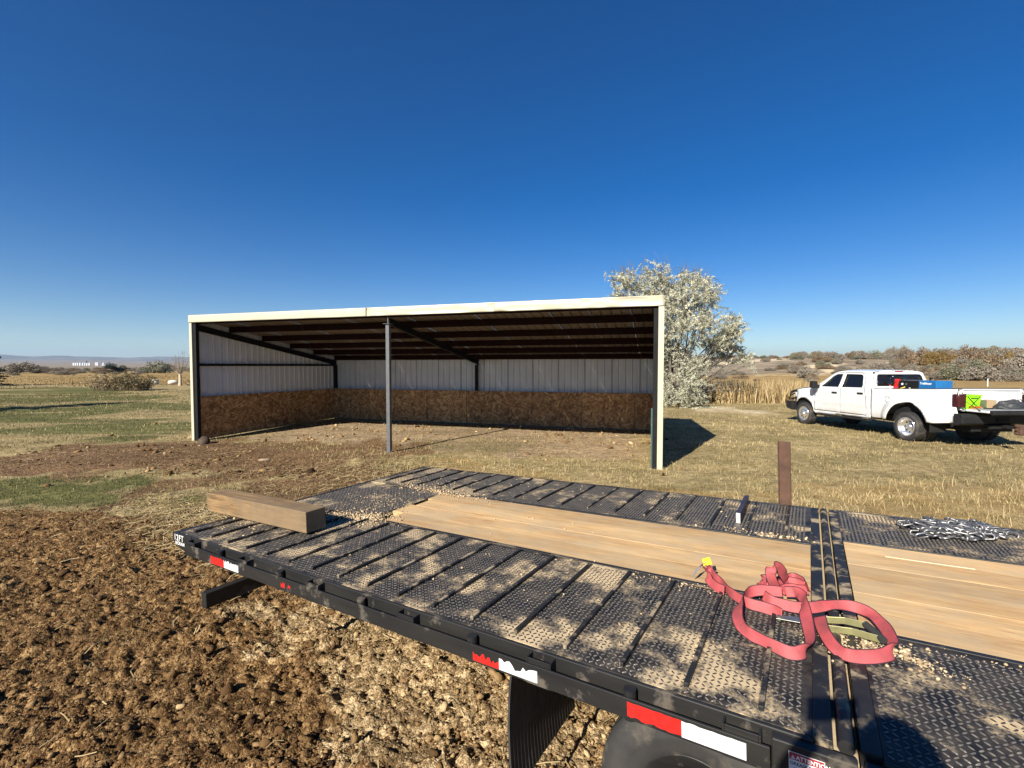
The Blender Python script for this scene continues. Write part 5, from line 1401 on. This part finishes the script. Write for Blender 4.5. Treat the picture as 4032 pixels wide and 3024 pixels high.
for (px_, dist, w, h, k) in ((41.4, 112, 2.6, 3.2, 'gold'), (40.6, 118, 3.0, 3.8, 'rust'), (42.4, 116, 2.2, 3.0, 'gold'), (46.2, 112, 2.4, 3.6, 'gold'), (43.6, 118, 3.2, 4.4, 'rust'), (45.0, 108, 3.4, 4.4, 'rust'), (47.2, 106, 3.4, 4.6, 'grey'), (44.3, 104, 3.0, 3.2, 'olive'), (47.8, 98, 3.2, 3.4, 'olive'), (37.5, 150, 3.0, 2.8, 'olive'), (36.2, 170, 3.0, 2.6, 'rust'), (38.6, 140, 2.6, 3.6, 'grey'), (39.4, 136, 2.4, 3.8, 'grey')):
    a = math.radians(px_); shrub(k, dist*math.sin(a), dist*math.cos(a), w, h)
cnt = 0
while cnt < 80:
    b = math.radians(gs.uniform(15, 35)); r = gs.uniform(72, 210); x, y = r*math.sin(b), r*math.cos(b)
    k = gs.choice(['grey', 'olive', 'rust'], p=[.45, .2, .35]); s = gs.uniform(.4, 1.1)*(r/110)**.5
    shrub(k, x, y, s*1.7, s, 'low '+{'grey': 'grey', 'olive': 'olive', 'rust': 'rust brown'}[k]+' brush clump on the bare bank beyond the reeds', k+' brush on the bank beyond the reeds'); cnt += 1
# brush line across the plain on the other side
LL = {'grey': 'grey brush in the hedge line across the plain', 'olive': 'olive green bush in the hedge line across the plain', 'rust': 'brown bush in the hedge line across the plain', 'dark': 'dark tree in the hedge line across the plain'}
for i in range(95):
    b = math.radians(gs.uniform(-50, -28)); r = gs.uniform(150, 330); k = gs.choice(['grey', 'olive', 'rust', 'dark'], p=[.52, .30, .18, .0]); s = gs.uniform(.8, 1.9)*(r/200)**.5
    shrub(k, r*math.sin(b), r*math.cos(b), s*1.7, s, LL[k], k+' bushes across the plain')
for (b, r, w, h, k, lb) in ((-36.7, 175, 6.0, 4.4, 'olive', 'broad rounded olive bush standing out of the far hedge line'), (-40.1, 185, 4.0, 3.2, 'dark', 'dark rounded bush beside the broad olive bush in the far hedge line'), (-46.2, 190, 6, 4.0, 'grey', 'wide grey thicket below the grain bins')):
    a = math.radians(b); shrub(k, r*math.sin(a), r*math.cos(a), w, h, lb, None)
    bpy.context.scene.objects[-1] if False else None

# dormant bush on the lawn
lb_ = empty('lawn_bush', (-33.6, 40.6, 0), 0, 'half leafless tan bush spreading on the lawn beyond the shed', 'bush')
g = np.random.default_rng(66); b = MB(); Ps = []; tn = []
for i in range(150):
    x0, y0 = g.uniform(-1.9, 1.9), g.uniform(-1.0, 1.0); ln = g.uniform(.8, 1.75)*(1-.28*abs(x0/2.2)**2)
    d = np.array([x0*.22+g.normal(0, .22), y0*.25+g.normal(0, .2), 1.0]); d /= np.linalg.norm(d)
    s0 = np.array([x0, y0, 0]); b.tube([s0, s0+d*ln*.5+g.normal(0, .05, 3), s0+d*ln], [.016, .010, .004], 4, False)
    m = int((34 if x0 > -.2 else 16)*ln); t = g.uniform(.2, 1, m)[:, None]; Ps.append(s0+d*ln*t+g.normal(0, .11, (m, 3))); tn.append(np.clip(g.normal(.75 if x0 < -.3 else .38, .2, m), 0, 1))
P = np.concatenate(Ps); P[:, 2] = np.maximum(P[:, 2], .03); V, Fq, vc = leaf_quads(P, .16, 67, .45, np.concatenate(tn))
link('crown', leaf_mesh('crown', V, Fq, vc, varied('bush_leaf', [(.055, .050, .022), (.13, .105, .05), (.22, .165, .09), (.34, .26, .16)], transl=.15)), None, lb_)
b.build('stems', simple('tan_twig', (.20, .15, .10), .9), lb_)

# conifers at the edge of the lawn
needle = varied('conifer_needles', [(.010, .016, .010), (.022, .034, .020), (.04, .055, .034)], transl=.05)
def conifer(x, y, H, R, label):
    o = empty('conifer', (x, y, 0), 0, label, 'tree', None)
    g = np.random.default_rng(int(abs(x*10))); Ps = []; b = MB().tube([(0, 0, -.1), (0, 0, H*.5), (0, 0, H)], [.02*H+.04, .012*H+.02, .01], 8)
    for i in range(int(H*11)):
        z = H*(.06+.92*(i/(H*11))); r = R*(1-z/H)**.8*g.uniform(.75, 1.12)+.08; a = g.uniform(0, 6.28)
        d = np.array([math.cos(a), math.sin(a), -.12]); m = int(70*r)+12; t = g.uniform(.08, 1, m)[:, None]
        Ps.append(np.array([0, 0, z])+d*r*t+g.normal(0, .13, (m, 3))*np.array([1, 1, .5])*(1.1-.6*t))
        b.tube([(0, 0, z), tuple(np.array([0, 0, z])+d*r*.9)], [.022, .006], 4, False)
    V, Fq, vc = leaf_quads(np.concatenate(Ps), .22, 5, .35)
    link('crown', leaf_mesh('crown', V, Fq, vc, needle), None, o); b.build('trunk', bark, o)
conifer(-55.6, 49.5, 6.2, 2.3, 'dark conifer whose branch tips poke in at the edge of the lawn')
conifer(-31.8, 12.6, 11.4, 4.6, 'tall dark conifer standing beside the lawn that throws the long shadow')
conifer(-61.0, 44.0, 10.5, 3.4, 'tall dark conifer further back along the lawn')

# dry reeds and long grass beyond the yard
n = 30000
x = rng.uniform(8, 60, n); y = 26.4+rng.uniform(0, 1, n)**1.6*26
edge_y = 26.3+.0*x+np.clip(x-16, 0, 60)*.78+.8*fbm(x*.3, x*0, 2)
k = (y > edge_y) & (y < edge_y+9) & (np.abs(x/y) < 1.15)
x, y = x[k], y[k]
blades('dry_reeds', x, y, rng.uniform(.6, 1.45, len(x))*(1-.55*sstep(18, 34, x)), rng.uniform(.025, .06, len(x)), rng.uniform(.05, .45, len(x)), varied('reed', [(.13, .085, .035), (.27, .185, .08), (.42, .31, .15), (.54, .43, .25)], transl=.2), 'stand of tall dry tan reeds beyond the yard')
x, y, r = sample_fan(16000, 62, 140, -50, -22)
k = rng.uniform(0, 1, len(x)) < np.clip(.5+fbm(x*.05, y*.05, 3), 0, 1)
blades('field_grass', x[k], y[k], rng.uniform(.08, .22, k.sum()), rng.uniform(.04, .10, k.sum()), rng.uniform(.1, .6, k.sum()), varied('field_stalk', [(.13, .085, .038), (.24, .17, .07), (.36, .27, .12)], transl=.2), 'long golden grass in the field beyond the lawn')

# ------------------------------------------------------------------ small things on and beyond the lawn
sp = empty('sapling', (-35.3, 50.3, 0), 0, 'bare young tree with pale wrapped trunk beside the shed corner', 'tree')
MB().tube([(0, 0, -.05), (.02, 0, .7), (0, 0, 1.25)], [.17, .14, .11], 10).build('trunk', simple('pale_tree_wrap', (.50, .41, .28), .85, bmp=.3, bscale=12), sp)
b = MB(); g = np.random.default_rng(3)
for i in range(26):
    a = g.uniform(0, 6.28); e = np.array([math.cos(a)*g.uniform(.3, 1.3), math.sin(a)*g.uniform(.3, 1.0), g.uniform(1.8, 3.9)])
    mpt = np.array([e[0]*.55, e[1]*.55, 1.2+(e[2]-1.2)*.4]); b.tube([(0, 0, 1.15), mpt, e], [.035, .018, .006], 5, False)
    for q in range(3):
        s_ = mpt+(e-mpt)*g.uniform(.2, 1); b.tube([s_, s_+g.normal(0, .18, 3)+np.array([0, 0, .25])], [.012, .005], 4, False)
b.build('branches', simple('pale_twig', (.24, .19, .14), .9), sp)
ba = empty('barrel_planter', (-41.1, 54.5, 0), 0, 'low white barrel standing on the grass beyond the bush', 'barrel')
MB().lathe([(0, 0), (.30, 0), (.36, .2), (.37, .35), (.34, .52), (.31, .52), (.31, .44), (0, .44)], 'Z', 20).build('staves', simple('whitewashed_wood', (.70, .66, .58), .8), ba)
for z in (.12, .42): MB().lathe([(.348, z), (.372, z), (.372, z+.045), (.35, z+.045)], 'Z', 20, True).build('hoop', rust, ba)
def rock(name, x, y, s, sq, mat, label, cat, seed):
    V, Fr, _ = lumps(ICO2, np.array([[0, 0, s*sq*.6]]), np.array([s]), sq, seed, .22)
    o = link(name, npmesh(name, V, Fr), mat, loc=(x, y, at_ground(x, y)), smooth=True); return tag(o, label, cat)
pale_st = simple('pale_stone', (.72, .68, .58), .9, 0, (.60, .55, .45), 4, bmp=.4, bscale=10)
rock('boulder', -38.6, 53.9, .48, .95, pale_st, 'whitish boulder beside the wrapped sapling trunk', 'boulder', 5)
bp = empty('branch_pile', (-33.9, 50.6, 0), 0, 'small dark heap of cut branches beside the shed corner', 'branch pile')
b = MB(); g = np.random.default_rng(12)
for i in range(40):
    s_ = g.normal(0, .3, 3)*np.array([1.3, 1, 0]); e = s_+g.normal(0, .5, 3)*np.array([1.2, 1, .2])+np.array([0, 0, g.uniform(.2, .9)]); b.tube([s_, e], [.035, .012], 5, False)
b.build('cut_branches', bark, bp)
stk = empty('survey_stake', (48.7, 48.4, at_ground(48.7, 48.4)), .4, 'white survey stake in the golden field behind the truck', 'stake')
MB().prism([(-.06, 0), (.06, 0), (.06, .75), (0, .85), (-.06, .75)], 1, -.02, .02).build('lath', white_ink, stk, bevel=.004)
boxo('flag_tape', (-.075, -.03, .58), (.075, .03, .66), simple('cream_ribbon', (.75, .68, .45), .6), stk, .004)
# stones and litter on the dirt
rock('earth_lump', -8.35, 12.75, .17, .7, simple('dark_earth', (.050, .035, .024), 1, 0, (.09, .06, .04), 8, bmp=.9, bscale=25, dist=.03), 'dark lump of broken earth beside the shed corner', 'earth lump', 17)
rock('flat_stone', -5.55, 10.55, .09, .4, simple('brown_stone', (.36, .28, .19), 1, 0, (.26, .19, .13), 9, bmp=.5, bscale=30), 'flat pale stone lying on the brown dirt before the shed', 'stone', 23)
rock('pale_stone', -1.12, 4.12, .10, .75, simple('tan_stone', (.46, .38, .26), 1, 0, (.36, .28, .18), 6, bmp=.7, bscale=30), 'big tan clod casting a shadow under the trailer edge', 'clod', 41)
rag = empty('torn_feed_sack', (-2.62, 4.26, at_ground(-2.62, 4.26)+.045), .3, 'crumpled scrap of off white sacking lying on the manure', 'scrap')
V = []; nu, nv = 16, 8
for j in range(nv+1):
    for i in range(nu+1):
        x, y = (i/nu-.5)*.24, (j/nv-.5)*.10
        V.append((x+.02*mnoise.noise(Vector((y*30, 0, 1))), y+.02*mnoise.noise(Vector((x*20, 3, 0))), .022*mnoise.noise(Vector((x*26, y*34, 5)))+.012*mnoise.noise(Vector((x*60, y*60, 2)))))
link('cloth', pymesh('cloth', V, [(j*(nu+1)+i, j*(nu+1)+i+1, (j+1)*(nu+1)+i+1, (j+1)*(nu+1)+i) for j in range(nv) for i in range(nu)]), simple('off_white_sacking', (.62, .58, .48), .85, 0, (.20, .17, .14), 22, .5, .62), rag, smooth=True, solid=.002)

# ------------------------------------------------------------------ grain bins on the plain
bin_m = simple('white_bin_steel', (.80, .81, .82), .4, .1, (.74, .75, .77), 1)
for i, px_ in enumerate((292, 300, 308, 317.5, 328, 337, 345, 354, 380, 386)):
    Yb = 1480+(i % 3)*14; Xb = (px_-2016)/1863.3*Yb
    o = empty('grain_bin', (Xb, Yb, at_ground(Xb, Yb)), 0, 'tall white grain bin with conical roof far out on the plain', 'grain bin', 'white grain bins far out on the plain')
    hgt = 7.2 if i < 8 else 9.0
    MB().lathe([(2.35, 0), (2.35, hgt)], 'Z', 20, origin=(0, 0, 0)).build('bin_wall', bin_m, o, smooth=True)
    MB().lathe([(2.5, hgt-.1), (.4, hgt+1.5), (.4, hgt+1.9), (0, hgt+1.9)], 'Z', 20).build('roof', bin_m, o)
Yb = 1490; Xb = (334-2016)/1863.3*Yb
o = empty('elevator_tower', (Xb, Yb+8, at_ground(Xb, Yb)), 0, 'slim grain elevator tower with conveyor above the white bins', 'elevator')
MB().box((-.9, -.9, 0), (.9, .9, 15)).build('tower', dark_iron, o)
MB().hexa([(-20, -.5, 10.5), (20, -.5, 10.5), (20, .5, 10.5), (-20, .5, 10.5), (-20, -.5, 11.3), (20, -.5, 11.3), (20, .5, 11.3), (-20, .5, 11.3)]).build('conveyor', galv, o)
Yb = 1470; Xb = (409-2016)/1863.3*Yb
o = empty('hopper_tank', (Xb, Yb, at_ground(Xb, Yb)), 0, 'single white hopper tank standing apart from the grain bins', 'tank')
MB().lathe([(.8, 0), (.8, 2.0), (2.2, 4.2), (2.2, 8.2), (.4, 9.6), (0, 9.6)], 'Z', 18).build('tank', bin_m, o, smooth=False)
Yb = 1500; Xb = (400-2016)/1863.3*Yb
o = empty('machine_shed', (Xb, Yb+25, at_ground(Xb, Yb)), .4, 'low pale farm building behind the grain bins', 'building')
MB().box((-14, -7, 0), (14, 7, 4.2)).build('wall', steel_in, o)
MB().prism([(-7.4, 4.21), (7.4, 4.21), (0, 6.8)], 0, -14.4, 14.4).build('roof', galv, o)

# ------------------------------------------------------------------ the photographer, who throws the shadow on the deck
J = {'pel': (.06, -.42, 1.42, .16), 'bel': (.06, -.40, 1.58, .155), 'chest': (.06, -.37, 1.80, .17), 'neck': (.055, -.33, 1.98, .075), 'chin': (.05, -.28, 2.07, .075), 'head': (.05, -.26, 2.18, .105), 'crown': (.05, -.27, 2.28, .085),
     'shR': (.26, -.36, 1.92, .085), 'elR': (.33, -.20, 1.74, .055), 'wrR': (.19, -.085, 1.99, .036), 'haR': (.12, -.07, 2.06, .038),
     'shL': (-.14, -.36, 1.92, .085), 'elL': (-.24, -.22, 1.74, .055), 'wrL': (-.14, -.085, 1.99, .036), 'haL': (-.08, -.07, 2.06, .038),
     'hiR': (.17, -.42, 1.34, .11), 'knR': (.19, -.40, .93, .075), 'anR': (.19, -.44, .55, .05), 'toR': (.20, -.28, .50, .04),
     'hiL': (-.05, -.42, 1.34, .11), 'knL': (-.07, -.40, .93, .075), 'anL': (-.07, -.44, .55, .05), 'toL': (-.08, -.28, .50, .04)}
E_ = [('pel', 'bel'), ('bel', 'chest'), ('chest', 'neck'), ('neck', 'chin'), ('chin', 'head'), ('head', 'crown'), ('chest', 'shR'), ('shR', 'elR'), ('elR', 'wrR'), ('wrR', 'haR'), ('chest', 'shL'), ('shL', 'elL'), ('elL', 'wrL'), ('wrL', 'haL'),
      ('pel', 'hiR'), ('hiR', 'knR'), ('knR', 'anR'), ('anR', 'toR'), ('pel', 'hiL'), ('hiL', 'knL'), ('knL', 'anL'), ('anL', 'toL')]
kk = list(J)
for s_, h_ in ((1, 'haR'), (-1, 'haL')):
    hx_, hy_, hz_, _ = J[h_]
    for q in range(4):
        n0 = h_+'f%d' % q; J[n0] = (hx_-s_*.02, hy_+.020, hz_+.035-q*.020, .010); J[n0+'t'] = (hx_-s_*.055, hy_+.034, hz_+.034-q*.019, .0085)
        E_ += [(h_, n0), (n0, n0+'t')]
kk = list(J)
me = bpy.data.meshes.new('person'); me.from_pydata([J[k][:3] for k in kk], [(kk.index(a), kk.index(b)) for a, b in E_], [])
person = link('person', me, simple('dark_jacket', (.03, .035, .05), .85))
skm = person.modifiers.new('skin', 'SKIN'); skm.use_smooth_shade = True
if not me.skin_vertices: bpy.context.view_layer.objects.active = person
sk = me.skin_vertices[0].data if me.skin_vertices else None
if sk:
    for i, k in enumerate(kk): sk[i].radius = (J[k][3], J[k][3]); sk[i].use_root = (k == 'pel')
person.modifiers.new('sub', 'SUBSURF').levels = 1
tag(person, 'person in dark jacket holding a phone up to take the picture', 'person')
ph = empty('phone', (.02, -.033, 2.148), 0, 'black phone held sideways in both hands', 'phone')
boxo('body', (-.078, -.004, -.038), (.078, .004, .038), black_ink, ph, .003)
boxo('screen', (-.075, -.0048, -.035), (.075, -.0042, .035), glass, ph, 0)
ct = empty('wooden_crate', (.06, -.40, 0), 0, 'wooden crate the photographer stands on', 'crate')
for z in (.02, .18, .34): 
    for y in (-.28, .26): boxo('slat', (-.34, y, z), (.34, y+.02, z+.12), deck_wood, ct, .003)
for x in (-.32, .28): boxo('corner_post', (x, -.259, .0), (x+.04, .259, .46), deck_wood, ct, .003)
for k in range(4): boxo('lid_slat', (-.34, -.28+k*.14, .461), (.34, -.15+k*.14, .48), deck_wood, ct, .003)

# ------------------------------------------------------------------ the air
hz = MB().box((-14000, -14000, -60), (14000, 14000, 420)).mesh('haze')
hzo = link('haze', hz)
hm, nt, bs = nodes_of('thin_haze')
nt.nodes.remove(bs)
vol = nt.nodes.new('ShaderNodeVolumePrincipled')
vol.inputs['Color'].default_value = (.52, .72, 1.0, 1); vol.inputs['Density'].default_value = 6.5e-5; vol.inputs['Anisotropy'].default_value = .2
nt.links.new(vol.outputs[0], nt.nodes['Material Output'].inputs['Volume'])
hz.materials.append(hm)
tag(hzo, 'thin blue haze hanging over the far plain', kind='stuff')
